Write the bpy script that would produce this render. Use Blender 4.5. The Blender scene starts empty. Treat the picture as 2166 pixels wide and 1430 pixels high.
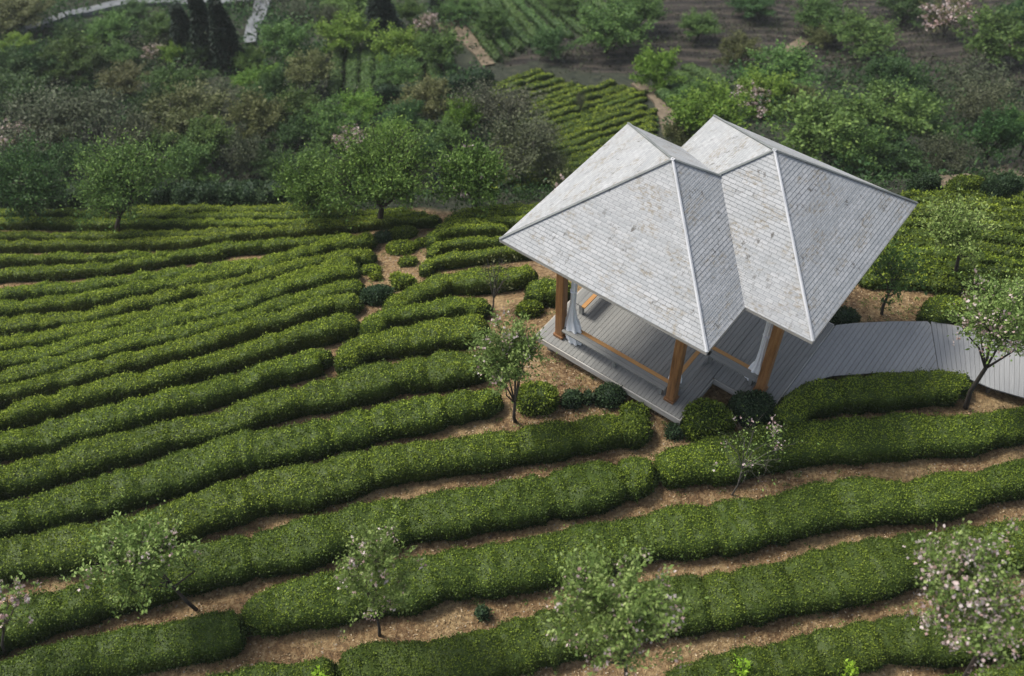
import bpy, math, random
import numpy as np
from mathutils import Matrix, Vector

rng = np.random.default_rng(11)
random.seed(11)
sc = bpy.context.scene
COL = sc.collection

# ------------------------------------------------------------ camera
CAM_H, PITCH, ROLL, FPX = 20.989, 0.8821, -0.0287, 2025.8
CW, CH = 2166.0, 1430.0
_c, _s = math.cos(PITCH), math.sin(PITCH)
F_ = np.array([0, _c, -_s]); R_ = np.array([1.0, 0, 0]); U_ = np.array([0, _s, _c])
_cr, _sr = math.cos(ROLL), math.sin(ROLL)
R_, U_ = _cr * R_ + _sr * U_, -_sr * R_ + _cr * U_
CPOS = np.array([0, 0, CAM_H])
cam = bpy.data.cameras.new("camera"); cam_o = bpy.data.objects.new("camera", cam); COL.objects.link(cam_o)
m = Matrix.Identity(4)
for i in range(3):
    m[i][0], m[i][1], m[i][2], m[i][3] = R_[i], U_[i], -F_[i], CPOS[i]
cam_o.matrix_world = m
cam.sensor_width = 36; cam.lens = 36 * FPX / CW; cam.clip_end = 2000; cam.clip_start = .1
cam.dof.use_dof = True; cam.dof.focus_distance = 25.0; cam.dof.aperture_fstop = 0.40
sc.camera = cam_o

# ------------------------------------------------------------ light
SUN_EL, SUN_AZ = math.radians(54), math.radians(-62)      # azimuth from +Y (away from camera), negative = left
w = bpy.data.worlds.new("World"); sc.world = w; w.use_nodes = True
nt = w.node_tree; bg = nt.nodes['Background']
sky = nt.nodes.new('ShaderNodeTexSky'); sky.sky_type = 'NISHITA'; sky.sun_disc = False
sky.sun_elevation = SUN_EL; sky.sun_rotation = SUN_AZ; sky.air_density = 1.0; sky.dust_density = 3.0
hs = nt.nodes.new('ShaderNodeHueSaturation'); hs.inputs['Saturation'].default_value = .64      # veiled sky
nt.links.new(sky.outputs[0], hs.inputs['Color']); nt.links.new(hs.outputs[0], bg.inputs[0]); bg.inputs[1].default_value = 0.095
sun = bpy.data.lights.new("sun", 'SUN'); sun.energy = 1.85; sun.angle = math.radians(14); sun.color = (1, .95, .86)
sun_o = bpy.data.objects.new("sun", sun); COL.objects.link(sun_o)
sd = Vector((math.sin(SUN_AZ) * math.cos(SUN_EL), math.cos(SUN_AZ) * math.cos(SUN_EL), math.sin(SUN_EL)))
sun_o.rotation_euler = sd.to_track_quat('Z', 'Y').to_euler(); sun_o.location = (-20, 20, 40)
sc.view_settings.view_transform = 'Standard'; sc.view_settings.look = 'None'
sc.view_settings.exposure = 1.0; sc.view_settings.gamma = 1.0
sc.cycles.max_bounces = 5; sc.cycles.diffuse_bounces = 3; sc.cycles.transmission_bounces = 2
sc.cycles.transparent_max_bounces = 4; sc.cycles.use_adaptive_sampling = True

# ------------------------------------------------------------ noise and terrain
def _h(ix, iy, iz=0, seed=0):
    n = (ix * 374761393 + iy * 668265263 + iz * 1274126177 + seed * 974711) & 0xffffffff
    n = ((n ^ (n >> 13)) * 1274126177) & 0xffffffff
    return ((n ^ (n >> 16)) & 0xffff) / 65535.0
def noise(x, y, z=None, seed=0):
    x = np.asarray(x, float); y = np.asarray(y, float); z = np.zeros_like(x) if z is None else np.asarray(z, float)
    ix, iy, iz = (np.floor(a).astype(np.int64) for a in (x, y, z))
    fx, fy, fz = x - ix, y - iy, z - iz
    fx, fy, fz = (f * f * (3 - 2 * f) for f in (fx, fy, fz))
    r = 0
    for a in (0, 1):
        for b in (0, 1):
            for c in (0, 1):
                r = r + _h(ix + a, iy + b, iz + c, seed) * (fx if a else 1 - fx) * (fy if b else 1 - fy) * (fz if c else 1 - fz)
    return r * 2 - 1
def sst(x): x = np.clip(x, 0, 1); return x * x * (3 - 2 * x)
NX, NY = -.234, .972
def z_field(X, Y):
    t = NX * X + NY * Y
    u = (t - 13.0) / 7.0; k = 7 * .42
    uc = np.clip(u, 0, 1)
    g = k * (uc ** 3 - uc ** 4 / 2) + np.maximum(u - 1, 0) * k
    return -.42 - g + .05 * noise(X * .35, Y * .35) + .02 * noise(X * 1.3, Y * 1.3, seed=4)
PROF_Y = [20, 30, 38, 57, 70, 85, 110, 150, 220, 320, 420]
PROF_Z = [-4.0, -8.4, -13.0, -18.8, -21.5, -24.0, -28, -32, -24, -4, 12]
def z_far(X, Y):
    return np.interp(Y, PROF_Y, PROF_Z) + .8 * noise(X * .07, Y * .07, seed=3) + .2 * noise(X * .4, Y * .4, seed=5)
def rays(px, py):
    px = np.atleast_1d(np.asarray(px, float)); py = np.atleast_1d(np.asarray(py, float))
    return F_[None] + np.outer((px - CW / 2) / FPX, R_) - np.outer((py - CH / 2) / FPX, U_)
def hit(px, py, zf, h=0.0):
    d = rays(px, py); d = d / np.linalg.norm(d, axis=1)[:, None]
    h = np.broadcast_to(np.asarray(h, float), (len(d),))
    lo = np.full(len(d), 5.0); hi = np.full(len(d), 400.0); done = np.zeros(len(d), bool)
    for t in np.arange(5, 400, .5):
        P = CPOS + d * t; below = P[:, 2] < zf(P[:, 0], P[:, 1]) + h
        new = below & ~done; hi[new] = t; lo[new] = t - .5; done |= below
        if done.all(): break
    for _ in range(14):
        mid = (lo + hi) / 2; P = CPOS + d * mid[:, None]; b = P[:, 2] < zf(P[:, 0], P[:, 1]) + h
        hi = np.where(b, mid, hi); lo = np.where(b, lo, mid)
    return CPOS + d * ((lo + hi) / 2)[:, None]
_ep = hit([-700, -300, 0, 500, 930, 1100, 1500, 1950, 2166, 2700], [440, 438, 437, 431, 430, 424, 408, 396, 398, 405], z_field)
EX, EY = _ep[:, 0], _ep[:, 1]
def edge(X): return np.interp(X, EX, EY)
def ground(X, Y):
    X = np.asarray(X, float); Y = np.asarray(Y, float)
    e = edge(X); zf = z_field(X, np.minimum(Y, e))
    bank = zf - 1.5 * np.maximum(Y - e - .5, 0)
    return np.where(Y <= e + .5, zf, np.maximum(bank, z_far(X, Y)))
def at(px, py, h=0.0): return hit(px, py, ground, h)
def gz(x, y): return float(ground(np.array([x]), np.array([y]))[0])

# ------------------------------------------------------------ materials
def new_mat(name):
    mt = bpy.data.materials.new(name); mt.use_nodes = True
    n = mt.node_tree.nodes; return mt, n, mt.node_tree.links, n['Principled BSDF']
def ramp(n, stops):
    r = n.new('ShaderNodeValToRGB'); e = r.color_ramp.elements
    while len(e) < len(stops): e.new(.5)
    for el, (p, c) in zip(e, stops): el.position = p; el.color = (*c, 1)
    return r
def leaf_mat(name, stops, vary=.12, trans=.25, rough=.55):
    mt, n, l, b = new_mat(name)
    a = n.new('ShaderNodeAttribute'); a.attribute_name = 'tone'
    r = ramp(n, stops); l.new(a.outputs['Fac'], r.inputs[0])
    oi = n.new('ShaderNodeObjectInfo'); hsv = n.new('ShaderNodeHueSaturation')
    mr = n.new('ShaderNodeMapRange'); mr.inputs[3].default_value = 1 - vary * 2.2; mr.inputs[4].default_value = 1 + vary * 2.2
    l.new(oi.outputs['Random'], mr.inputs[0]); l.new(mr.outputs[0], hsv.inputs['Value'])
    mr2 = n.new('ShaderNodeMapRange'); mr2.inputs[3].default_value = .5 - vary * .12; mr2.inputs[4].default_value = .5 + vary * .12
    mm = n.new('ShaderNodeMath'); mm.operation = 'FRACT'; m2 = n.new('ShaderNodeMath'); m2.operation = 'MULTIPLY'; m2.inputs[1].default_value = 7.31
    l.new(oi.outputs['Random'], m2.inputs[0]); l.new(m2.outputs[0], mm.inputs[0]); l.new(mm.outputs[0], mr2.inputs[0]); l.new(mr2.outputs[0], hsv.inputs['Hue'])
    l.new(r.outputs[0], hsv.inputs['Color']); l.new(hsv.outputs[0], b.inputs['Base Color'])
    b.inputs['Roughness'].default_value = rough; b.inputs['Specular IOR Level'].default_value = .18
    if trans:
        tr = n.new('ShaderNodeBsdfTranslucent'); l.new(hsv.outputs[0], tr.inputs[0])
        mx = n.new('ShaderNodeMixShader'); mx.inputs[0].default_value = trans
        l.new(b.outputs[0], mx.inputs[1]); l.new(tr.outputs[0], mx.inputs[2]); l.new(mx.outputs[0], n['Material Output'].inputs[0])
    return mt
M = {}
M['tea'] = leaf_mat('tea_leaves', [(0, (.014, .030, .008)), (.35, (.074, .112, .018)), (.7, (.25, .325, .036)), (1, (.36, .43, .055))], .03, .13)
M['tea_far'] = leaf_mat('distant_tea_leaves', [(0, (.02, .04, .015)), (.4, (.085, .15, .045)), (1, (.19, .30, .08))], .08, .15)
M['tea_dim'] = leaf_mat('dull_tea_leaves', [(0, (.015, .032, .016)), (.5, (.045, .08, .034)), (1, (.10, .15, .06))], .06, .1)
M['green'] = leaf_mat('fresh_green_leaves', [(0, (.032, .065, .022)), (.5, (.088, .16, .042)), (1, (.20, .31, .07))], .12)
M['bright'] = leaf_mat('yellow_green_leaves', [(0, (.045, .10, .015)), (.5, (.12, .22, .03)), (1, (.27, .38, .06))], .1)
M['deep'] = leaf_mat('deep_green_leaves', [(0, (.018, .042, .016)), (.5, (.050, .105, .034)), (1, (.12, .21, .055))], .12)
M['conifer'] = leaf_mat('conifer_needles', [(0, (.010, .020, .015)), (1, (.035, .06, .038))], .1, .05)
M['olive'] = leaf_mat('olive_spring_leaves', [(0, (.05, .06, .02)), (.5, (.12, .14, .05)), (1, (.25, .25, .12))], .12)
M['twig'] = leaf_mat('grey_brown_twigs', [(0, (.030, .036, .020)), (.5, (.070, .084, .043)), (1, (.13, .15, .08))], .12, 0)
M['young'] = leaf_mat('pale_young_leaves', [(0, (.06, .11, .025)), (.5, (.19, .28, .07)), (1, (.42, .50, .19))], .05)
M['haze_twig'] = leaf_mat('pale_grey_twigs', [(0, (.04, .045, .028)), (.5, (.11, .12, .075)), (1, (.21, .215, .14))], .06, 0)
M['fresh'] = leaf_mat('clear_green_leaves', [(0, (.025, .055, .016)), (.45, (.09, .16, .035)), (1, (.24, .36, .075))], .05)
M['sprig'] = leaf_mat('lime_sprig_leaves', [(0, (.16, .32, .02)), (1, (.42, .6, .06))], .05, .3)
M['petal'] = leaf_mat('pale_pink_petals', [(0, (.38, .24, .22)), (.4, (.58, .44, .42)), (1, (.74, .66, .63))], .03, .3)
def bark(name, c0, c1):
    mt, n, l, b = new_mat(name); tn = n.new('ShaderNodeTexNoise'); tn.inputs['Scale'].default_value = 9; tn.inputs['Detail'].default_value = 5
    r = ramp(n, [(.3, c0), (.7, c1)]); l.new(tn.outputs[0], r.inputs[0]); l.new(r.outputs[0], b.inputs['Base Color']); b.inputs['Roughness'].default_value = .9
    bp = n.new('ShaderNodeBump'); bp.inputs['Strength'].default_value = .5; l.new(tn.outputs[0], bp.inputs['Height']); l.new(bp.outputs[0], b.inputs['Normal'])
    return mt
M['bark'] = bark('bark', (.018, .014, .011), (.06, .048, .038))
M['bark_grey'] = bark('grey_bark', (.05, .045, .04), (.13, .12, .10))

def soil_mat():
    mt, n, l, b = new_mat('soil_and_undergrowth')
    tc = n.new('ShaderNodeTexCoord')
    def nz(s, d=6, ro=.6):
        t = n.new('ShaderNodeTexNoise'); t.inputs['Scale'].default_value = s; t.inputs['Detail'].default_value = d; t.inputs['Roughness'].default_value = ro
        l.new(tc.outputs['Object'], t.inputs['Vector']); return t
    a, bb, c = nz(.9), nz(9), nz(34, 3)
    r1 = ramp(n, [(.36, (.17, .10, .048)), (.5, (.38, .25, .115)), (.64, (.64, .47, .24))]); l.new(a.outputs[0], r1.inputs[0])  # straw-pale patches, with sun dapples painted into the soil colour as well
    r2 = ramp(n, [(.36, (.12, .068, .036)), (.5, (.40, .24, .11)), (.62, (.74, .53, .28))]); l.new(bb.outputs[0], r2.inputs[0])
    mx = n.new('ShaderNodeMix'); mx.data_type = 'RGBA'; mx.inputs[0].default_value = .55; l.new(r1.outputs[0], mx.inputs[6]); l.new(r2.outputs[0], mx.inputs[7])
    # dark undergrowth
    r3 = ramp(n, [(.3, (.020, .026, .016)), (.5, (.045, .055, .03)), (.7, (.085, .09, .055))]); l.new(nz(1.6).outputs[0], r3.inputs[0])
    r4 = ramp(n, [(.3, (.018, .015, .013)), (.5, (.042, .035, .029)), (.66, (.11, .09, .07))])
    mp = n.new('ShaderNodeMapping'); mp.inputs['Scale'].default_value = (.7, 3.2, 1); mp.inputs['Rotation'].default_value = (0, 0, .25); l.new(tc.outputs['Object'], mp.inputs[0])
    t4 = n.new('ShaderNodeTexNoise'); t4.inputs['Scale'].default_value = 1.0; t4.inputs['Detail'].default_value = 7; t4.inputs['Roughness'].default_value = .7; l.new(mp.outputs[0], t4.inputs['Vector']); wv_ = n.new('ShaderNodeTexWave'); wv_.bands_direction = 'Y'; wv_.inputs['Scale'].default_value = .26; wv_.inputs['Distortion'].default_value = 2.5; wv_.inputs['Detail'].default_value = 3; wv_.inputs['Detail Scale'].default_value = .6; l.new(tc.outputs['Object'], wv_.inputs['Vector']); ma_ = n.new('ShaderNodeMath'); ma_.operation = 'MULTIPLY_ADD'; ma_.inputs[1].default_value = .22; ma_.use_clamp = True; l.new(wv_.outputs['Fac'], ma_.inputs[0]); l.new(t4.outputs[0], ma_.inputs[2]); mb_ = n.new('ShaderNodeMath'); mb_.operation = 'SUBTRACT'; mb_.inputs[1].default_value = .10; l.new(ma_.outputs[0], mb_.inputs[0]); l.new(mb_.outputs[0], r4.inputs[0])
    A = n.new('ShaderNodeAttribute'); A.attribute_name = 'veg'; B = n.new('ShaderNodeAttribute'); B.attribute_name = 'tilled'; G = n.new('ShaderNodeAttribute'); G.attribute_name = 'litter'
    m2 = n.new('ShaderNodeMix'); m2.data_type = 'RGBA'; l.new(B.outputs['Fac'], m2.inputs[0]); l.new(r3.outputs[0], m2.inputs[6]); l.new(r4.outputs[0], m2.inputs[7])
    m3 = n.new('ShaderNodeMix'); m3.data_type = 'RGBA'; l.new(A.outputs['Fac'], m3.inputs[0]); l.new(mx.outputs[2], m3.inputs[6]); l.new(m2.outputs[2], m3.inputs[7])
    l.new(m3.outputs[2], b.inputs['Base Color']); b.inputs['Roughness'].default_value = .95
    ad = n.new('ShaderNodeMath'); ad.operation = 'ADD'; l.new(bb.outputs[0], ad.inputs[0]); l.new(c.outputs[0], ad.inputs[1])
    bp = n.new('ShaderNodeBump'); bp.inputs['Strength'].default_value = 1.0; bp.inputs['Distance'].default_value = .16; l.new(ad.outputs[0], bp.inputs['Height']); l.new(bp.outputs[0], b.inputs['Normal'])
    return mt
M['soil'] = soil_mat()
def speckle_mat(name, cols, scale, rough=.9, bump=.3, dist=.02):
    mt, n, l, b = new_mat(name); tc = n.new('ShaderNodeTexCoord'); t = n.new('ShaderNodeTexNoise')
    t.inputs['Scale'].default_value = scale; t.inputs['Detail'].default_value = 8; t.inputs['Roughness'].default_value = .65; l.new(tc.outputs['Object'], t.inputs['Vector'])
    k = len(cols); r = ramp(n, [(.3 + .4 * i / (k - 1), c) for i, c in enumerate(cols)]); l.new(t.outputs[0], r.inputs[0]); l.new(r.outputs[0], b.inputs['Base Color'])
    b.inputs['Roughness'].default_value = rough; bp = n.new('ShaderNodeBump'); bp.inputs['Strength'].default_value = bump; bp.inputs['Distance'].default_value = dist
    l.new(t.outputs[0], bp.inputs['Height']); l.new(bp.outputs[0], b.inputs['Normal']); return mt
M['concrete'] = speckle_mat('worn_concrete', [(.10, .11, .115), (.16, .17, .18), (.22, .23, .24)], 1.2)
M['path'] = speckle_mat('dry_earth_path', [(.08, .06, .038), (.15, .115, .075), (.24, .19, .125)], 2.5)
M['stone'] = speckle_mat('pale_stone', [(.25, .2, .15), (.4, .33, .25), (.5, .46, .4)], 9)
M['cloth'] = speckle_mat('white_curtain_cloth', [(.78, .79, .82), (.84, .85, .87)], 6, .8, .1)
def wood_mat(name, cols, across, board=True, rough=.75, sp=.5):
    """grain stretched along UV u; v runs across the boards"""
    mt, n, l, b = new_mat(name); uv = n.new('ShaderNodeUVMap'); uv.uv_map = 'UVMap'
    mp = n.new('ShaderNodeMapping'); mp.inputs['Scale'].default_value = (1.2, across, 1); l.new(uv.outputs[0], mp.inputs[0])
    t = n.new('ShaderNodeTexNoise'); t.inputs['Scale'].default_value = 1; t.inputs['Detail'].default_value = 7; t.inputs['Roughness'].default_value = .65; l.new(mp.outputs[0], t.inputs['Vector'])
    t2 = n.new('ShaderNodeTexNoise'); t2.inputs['Scale'].default_value = .9; t2.inputs['Detail'].default_value = 5; l.new(uv.outputs[0], t2.inputs['Vector'])
    a = n.new('ShaderNodeAttribute'); a.attribute_name = 'tone'
    s = n.new('ShaderNodeMath'); s.operation = 'MULTIPLY_ADD'; s.inputs[1].default_value = .13; l.new(a.outputs['Fac'], s.inputs[0]); l.new(t.outputs[0], s.inputs[2])
    s2 = n.new('ShaderNodeMath'); s2.operation = 'MULTIPLY_ADD'; s2.inputs[1].default_value = .42; l.new(t2.outputs[0], s2.inputs[0]); l.new(s.outputs[0], s2.inputs[2])
    s3 = n.new('ShaderNodeMath'); s3.operation = 'SUBTRACT'; s3.inputs[1].default_value = .275; l.new(s2.outputs[0], s3.inputs[0])
    k = len(cols); r = ramp(n, [(.5 - sp / 2 + sp * i / (k - 1), c) for i, c in enumerate(cols)]); l.new(s3.outputs[0], r.inputs[0]); l.new(r.outputs[0], b.inputs['Base Color'])
    b.inputs['Roughness'].default_value = rough
    bp = n.new('ShaderNodeBump'); bp.inputs['Strength'].default_value = .4; bp.inputs['Distance'].default_value = .01; l.new(t.outputs[0], bp.inputs['Height']); l.new(bp.outputs[0], b.inputs['Normal'])
    return mt
M['plank'] = wood_mat('weathered_grey_planks', [(.15, .15, .142), (.22, .22, .208), (.31, .305, .285)], 42, sp=.75)
M['walk'] = wood_mat('silvery_boardwalk_planks', [(.21, .212, .21), (.28, .282, .278), (.37, .37, .362)], 42, sp=.75)
M['orange'] = wood_mat('orange_stained_timber', [(.10, .045, .018), (.27, .125, .045), (.42, .22, .09)], 16, rough=.55)
M['bench'] = wood_mat('worn_bench_timber', [(.22, .21, .19), (.30, .26, .2), (.42, .21, .07), (.46, .24, .08)], 1.2)
M['fascia'] = wood_mat('pale_edge_board', [(.28, .25, .2), (.42, .40, .36), (.55, .54, .52)], 10)
M['cap_shade'] = wood_mat('shaded_hip_board', [(.09, .10, .10), (.16, .175, .17), (.25, .26, .25)], 10)  # hip boards seen in shadow: that shade is painted into the colour
def roof_mat():
    mt, n, l, b = new_mat('weathered_white_shingles'); uv = n.new('ShaderNodeUVMap'); uv.uv_map = 'UVMap'
    def nz(sx, sy, sc_=1, d=6, ro=.65):
        mp = n.new('ShaderNodeMapping'); mp.inputs['Scale'].default_value = (sx, sy, 1); l.new(uv.outputs[0], mp.inputs[0])
        t = n.new('ShaderNodeTexNoise'); t.inputs['Scale'].default_value = sc_; t.inputs['Detail'].default_value = d; t.inputs['Roughness'].default_value = ro; l.new(mp.outputs[0], t.inputs['Vector']); return t
    def mul(a, bsock, fac, col):
        mx = n.new('ShaderNodeMix'); mx.data_type = 'RGBA'; l.new(fac, mx.inputs[0]); l.new(a, mx.inputs[6])
        if bsock is None: mx.inputs[7].default_value = (*col, 1)
        else: l.new(bsock, mx.inputs[7])
        return mx.outputs[2]
    br = n.new('ShaderNodeTexBrick'); br.offset = .5; br.inputs['Scale'].default_value = 1; br.inputs['Brick Width'].default_value = .2; br.inputs['Row Height'].default_value = .0976
    br.inputs['Mortar Size'].default_value = .0065; br.inputs['Mortar Smooth'].default_value = .35; br.inputs['Bias'].default_value = 0
    br.inputs['Color1'].default_value = (.36, .37, .375, 1); br.inputs['Color2'].default_value = (.465, .47, .475, 1); br.inputs['Mortar'].default_value = (.25, .26, .26, 1)
    l.new(uv.outputs[0], br.inputs['Vector'])
    # broad soiling in bands that follow the courses
    r1 = ramp(n, [(.35, (0, 0, 0)), (.7, (1, 1, 1))]); l.new(nz(.3, 3.2, 1, 6).outputs[0], r1.inputs[0])
    m1 = n.new('ShaderNodeMath'); m1.operation = 'MULTIPLY'; m1.inputs[1].default_value = .5; l.new(r1.outputs[0], m1.inputs[0])
    c = mul(br.outputs[0], None, m1.outputs[0], (.27, .29, .30))
    # flaked patches, brown
    r2 = ramp(n, [(.50, (0, 0, 0)), (.60, (1, 1, 1))]); l.new(nz(1.1, 1.7, 1, 3).outputs[0], r2.inputs[0])
    r2b = ramp(n, [(.46, (0, 0, 0)), (.6, (1, 1, 1))]); l.new(nz(7, 12, 1, 5, .7).outputs[0], r2b.inputs[0])
    mm = n.new('ShaderNodeMath'); mm.operation = 'MULTIPLY'; l.new(r2.outputs[0], mm.inputs[0]); l.new(r2b.outputs[0], mm.inputs[1])
    m2_ = n.new('ShaderNodeMath'); m2_.operation = 'MULTIPLY'; m2_.inputs[1].default_value = .75; l.new(mm.outputs[0], m2_.inputs[0])
    c = mul(c, None, m2_.outputs[0], (.24, .205, .145))
    # small dark marks, elongated
    r3 = ramp(n, [(.57, (0, 0, 0)), (.65, (1, 1, 1))]); l.new(nz(5.5, 3.6, 1, 5, .7).outputs[0], r3.inputs[0]); r3c = ramp(n, [(.46, (0, 0, 0)), (.6, (1, 1, 1))]); l.new(nz(.8, 1.0, 1, 2).outputs[0], r3c.inputs[0]); r3m = n.new('ShaderNodeMath'); r3m.operation = 'MULTIPLY'; l.new(r3.outputs[0], r3m.inputs[0]); l.new(r3c.outputs[0], r3m.inputs[1])
    c = mul(c, None, r3m.outputs[0], (.13, .125, .115))
    r4 = ramp(n, [(.3, (.82, .82, .82)), (.7, (1, 1, 1))]); l.new(nz(2, 26, 1, 6, .7).outputs[0], r4.inputs[0])
    mx = n.new('ShaderNodeMix'); mx.data_type = 'RGBA'; mx.blend_type = 'MULTIPLY'; mx.inputs[0].default_value = 1; l.new(c, mx.inputs[6]); l.new(r4.outputs[0], mx.inputs[7])
    l.new(mx.outputs[2], b.inputs['Base Color']); b.inputs['Roughness'].default_value = .7
    bp = n.new('ShaderNodeBump'); bp.inputs['Strength'].default_value = .6; bp.inputs['Distance'].default_value = .012; bp.invert = True
    l.new(br.outputs['Fac'], bp.inputs['Height']); l.new(bp.outputs[0], b.inputs['Normal'])
    return mt
M['roof'] = roof_mat()
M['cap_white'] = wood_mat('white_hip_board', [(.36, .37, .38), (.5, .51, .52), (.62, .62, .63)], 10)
M['soffit'] = wood_mat('brown_roof_boards', [(.1, .09, .075), (.18, .16, .14), (.26, .24, .21)], 12)  # brown wood of roof underside, beams, stilts and boardwalk frame

HZ = bpy.data.materials.new('haze_air'); HZ.use_nodes = True; _n_ = HZ.node_tree.nodes; _n_.remove(_n_['Principled BSDF'])
_v = _n_.new('ShaderNodeVolumePrincipled'); _v.inputs['Color'].default_value = (.84, .90, .88, 1); _v.inputs['Density'].default_value = .00045; _v.inputs['Anisotropy'].default_value = .2
HZ.node_tree.links.new(_v.outputs[0], _n_['Material Output'].inputs['Volume'])
# ------------------------------------------------------------ mesh helpers
def build(name, V, Fc, mats, tone=None, midx=None, parent=None, smooth=False, uv=None):
    """Fc: list of (k,4)/(k,3) index arrays"""
    V = np.asarray(V, np.float32); me = bpy.data.meshes.new(name)
    Fc = [np.asarray(f, np.int32) for f in (Fc if isinstance(Fc, list) else [Fc])]; Fc = [f for f in Fc if len(f)]
    me.vertices.add(len(V)); me.vertices.foreach_set('co', V.ravel())
    idx = np.concatenate([f.ravel() for f in Fc]); sz = np.concatenate([np.full(len(f), f.shape[1], np.int32) for f in Fc])
    me.loops.add(len(idx)); me.loops.foreach_set('vertex_index', idx)
    me.polygons.add(len(sz)); me.polygons.foreach_set('loop_start', (np.cumsum(sz) - sz).astype(np.int32))
    for mt in (mats if isinstance(mats, list) else [mats]): me.materials.append(mt)
    if midx is not None: me.polygons.foreach_set('material_index', np.asarray(midx, np.int32))
    if smooth: me.polygons.foreach_set('use_smooth', np.ones(len(sz), bool) if smooth is True else np.asarray(smooth, bool))
    if tone is not None:
        a = me.attributes.new('tone', 'FLOAT', 'FACE'); a.data.foreach_set('value', np.asarray(tone, np.float32))
    if uv is not None:
        u = me.uv_layers.new(name='UVMap'); u.data.foreach_set('uv', np.asarray(uv, np.float32).ravel())
    if smooth is False: me.shade_flat()
    me.update(calc_edges=True); me.validate()
    o = bpy.data.objects.new(name, me); COL.objects.link(o)
    if parent is not None: o.parent = parent
    return o
def tag(o, label=None, cat=None, group=None, kind=None):
    if label: o['label'] = label
    if cat: o['category'] = cat
    if group: o['group'] = group
    if kind: o['kind'] = kind
    return o
def empty(name, loc, label=None, cat=None, group=None, rz=0):
    o = bpy.data.objects.new(name, None); o.empty_display_size = .3; COL.objects.link(o); o.location = loc; o.rotation_euler.z = rz
    return tag(o, label, cat, group)
class MB:
    """boxes and bars with board-wise UVs (u along the length, v across) and a tone per board"""
    def __init__(s): s.V = []; s.F = []; s.T = []; s.UV = []; s.k = 0
    def hexa(s, P, tone=None):
        """P: 8 points, first 4 bottom loop, last 4 top loop; edge 0-1 is the length"""
        b = len(s.V); P = [np.asarray(p, float) for p in P]; s.V += P
        t = random.random() if tone is None else tone; off = random.random() * 30
        for q in ((3, 2, 1, 0), (4, 5, 6, 7), (0, 1, 5, 4), (1, 2, 6, 5), (2, 3, 7, 6), (3, 0, 4, 7)):
            s.F.append([b + i for i in q]); s.T.append(t)
            L = P[1] - P[0]; L = L / (np.linalg.norm(L) + 1e-9); Wd = P[3] - P[0]; Wd = Wd / (np.linalg.norm(Wd) + 1e-9); N = np.cross(L, Wd)
            for i in q: s.UV.append((P[i] @ L + off, P[i] @ Wd + P[i] @ N + off * .7))
    def bar(s, a, b_, wx, wz, up=(0, 0, 1), tone=None):
        a = np.asarray(a, float); b_ = np.asarray(b_, float); d = b_ - a; d = d / np.linalg.norm(d); up = np.asarray(up, float)
        x = np.cross(d, up); x = x / np.linalg.norm(x); z = np.cross(x, d); x = x * wx / 2; z = z * wz / 2
        s.hexa([a - x - z, b_ - x - z, b_ + x - z, a + x - z, a - x + z, b_ - x + z, b_ + x + z, a + x + z], tone)
    def box(s, x0, y0, z0, x1, y1, z1, tone=None, along='x'):
        if along == 'x': P = [(x0, y0), (x1, y0), (x1, y1), (x0, y1)]
        else: P = [(x1, y0), (x1, y1), (x0, y1), (x0, y0)]
        s.hexa([(*p, z0) for p in P] + [(*p, z1) for p in P], tone)
    def done(s, name, mt, parent=None, bevel=0):
        o = build(name, s.V, np.array(s.F), mt, tone=s.T, uv=s.UV, parent=parent)
        if bevel:
            bv = o.modifiers.new('bevel', 'BEVEL'); bv.width = bevel; bv.segments = 1; bv.limit_method = 'ANGLE'
        return o

def leaf_quads(P, D, size, aspect=.5, curl=.0):
    """rhombic leaves at P, long axis D (unit), random roll. returns V,F"""
    n = len(P); r = rng.normal(size=(n, 3)); S = np.cross(D, r); S /= np.linalg.norm(S, axis=1)[:, None] + 1e-9
    L = (D * size[:, None]); Wd = S * (size * aspect)[:, None] * .5
    V = np.stack([P, P + L * .45 + Wd, P + L, P + L * .45 - Wd], 1).reshape(-1, 3)
    return V, np.arange(n * 4).reshape(-1, 4)
def unit(a): return a / (np.linalg.norm(a, axis=-1, keepdims=True) + 1e-9)

# ------------------------------------------------------------ terrain mesh
def grow(a, b, s0, k):
    v = [a]
    while v[-1] < b: v.append(v[-1] + s0 * (1 + max(0, v[-1] - 30) * k) if s0 > 0 else 0)
    return np.array(v)
ys = grow(-8, 420, .22, .035)
xh = [0.0]
while xh[-1] < 230: xh.append(xh[-1] + .22 * (1 + max(0, xh[-1] - 18) * .05))
xs = np.array([-v for v in xh[::-1][:-1]] + xh)
GX, GY = np.meshgrid(xs, ys); GZ = ground(GX, GY)
nx, ny = len(xs), len(ys)
I = np.arange(nx * ny).reshape(ny, nx)
Fq = np.stack([I[:-1, :-1], I[:-1, 1:], I[1:, 1:], I[1:, :-1]], -1).reshape(-1, 4)
terr = build('ground', np.stack([GX, GY, GZ], -1).reshape(-1, 3), Fq, M['soil'], smooth=True)
tag(terr, 'brown earth of the tea hillside falling away into a wooded valley', 'ground', kind='structure')
def seg_dist(X, Y, pl):
    d = np.full(X.shape, 1e9)
    for (ax, ay), (bx, by) in zip(pl[:-1], pl[1:]):
        vx, vy = bx - ax, by - ay; t = np.clip(((X - ax) * vx + (Y - ay) * vy) / (vx * vx + vy * vy + 1e-9), 0, 1)
        d = np.minimum(d, np.hypot(X - ax - t * vx, Y - ay - t * vy))
    return d
def inpoly(X, Y, pl):
    r = np.zeros(np.shape(X), bool); n = len(pl)
    for i in range(n):
        (x0, y0), (x1, y1) = pl[i], pl[(i + 1) % n]
        c = ((y0 > Y) != (y1 > Y)) & (X < (x1 - x0) * (Y - y0) / (y1 - y0 + 1e-12) + x0); r ^= c
    return r
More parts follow.
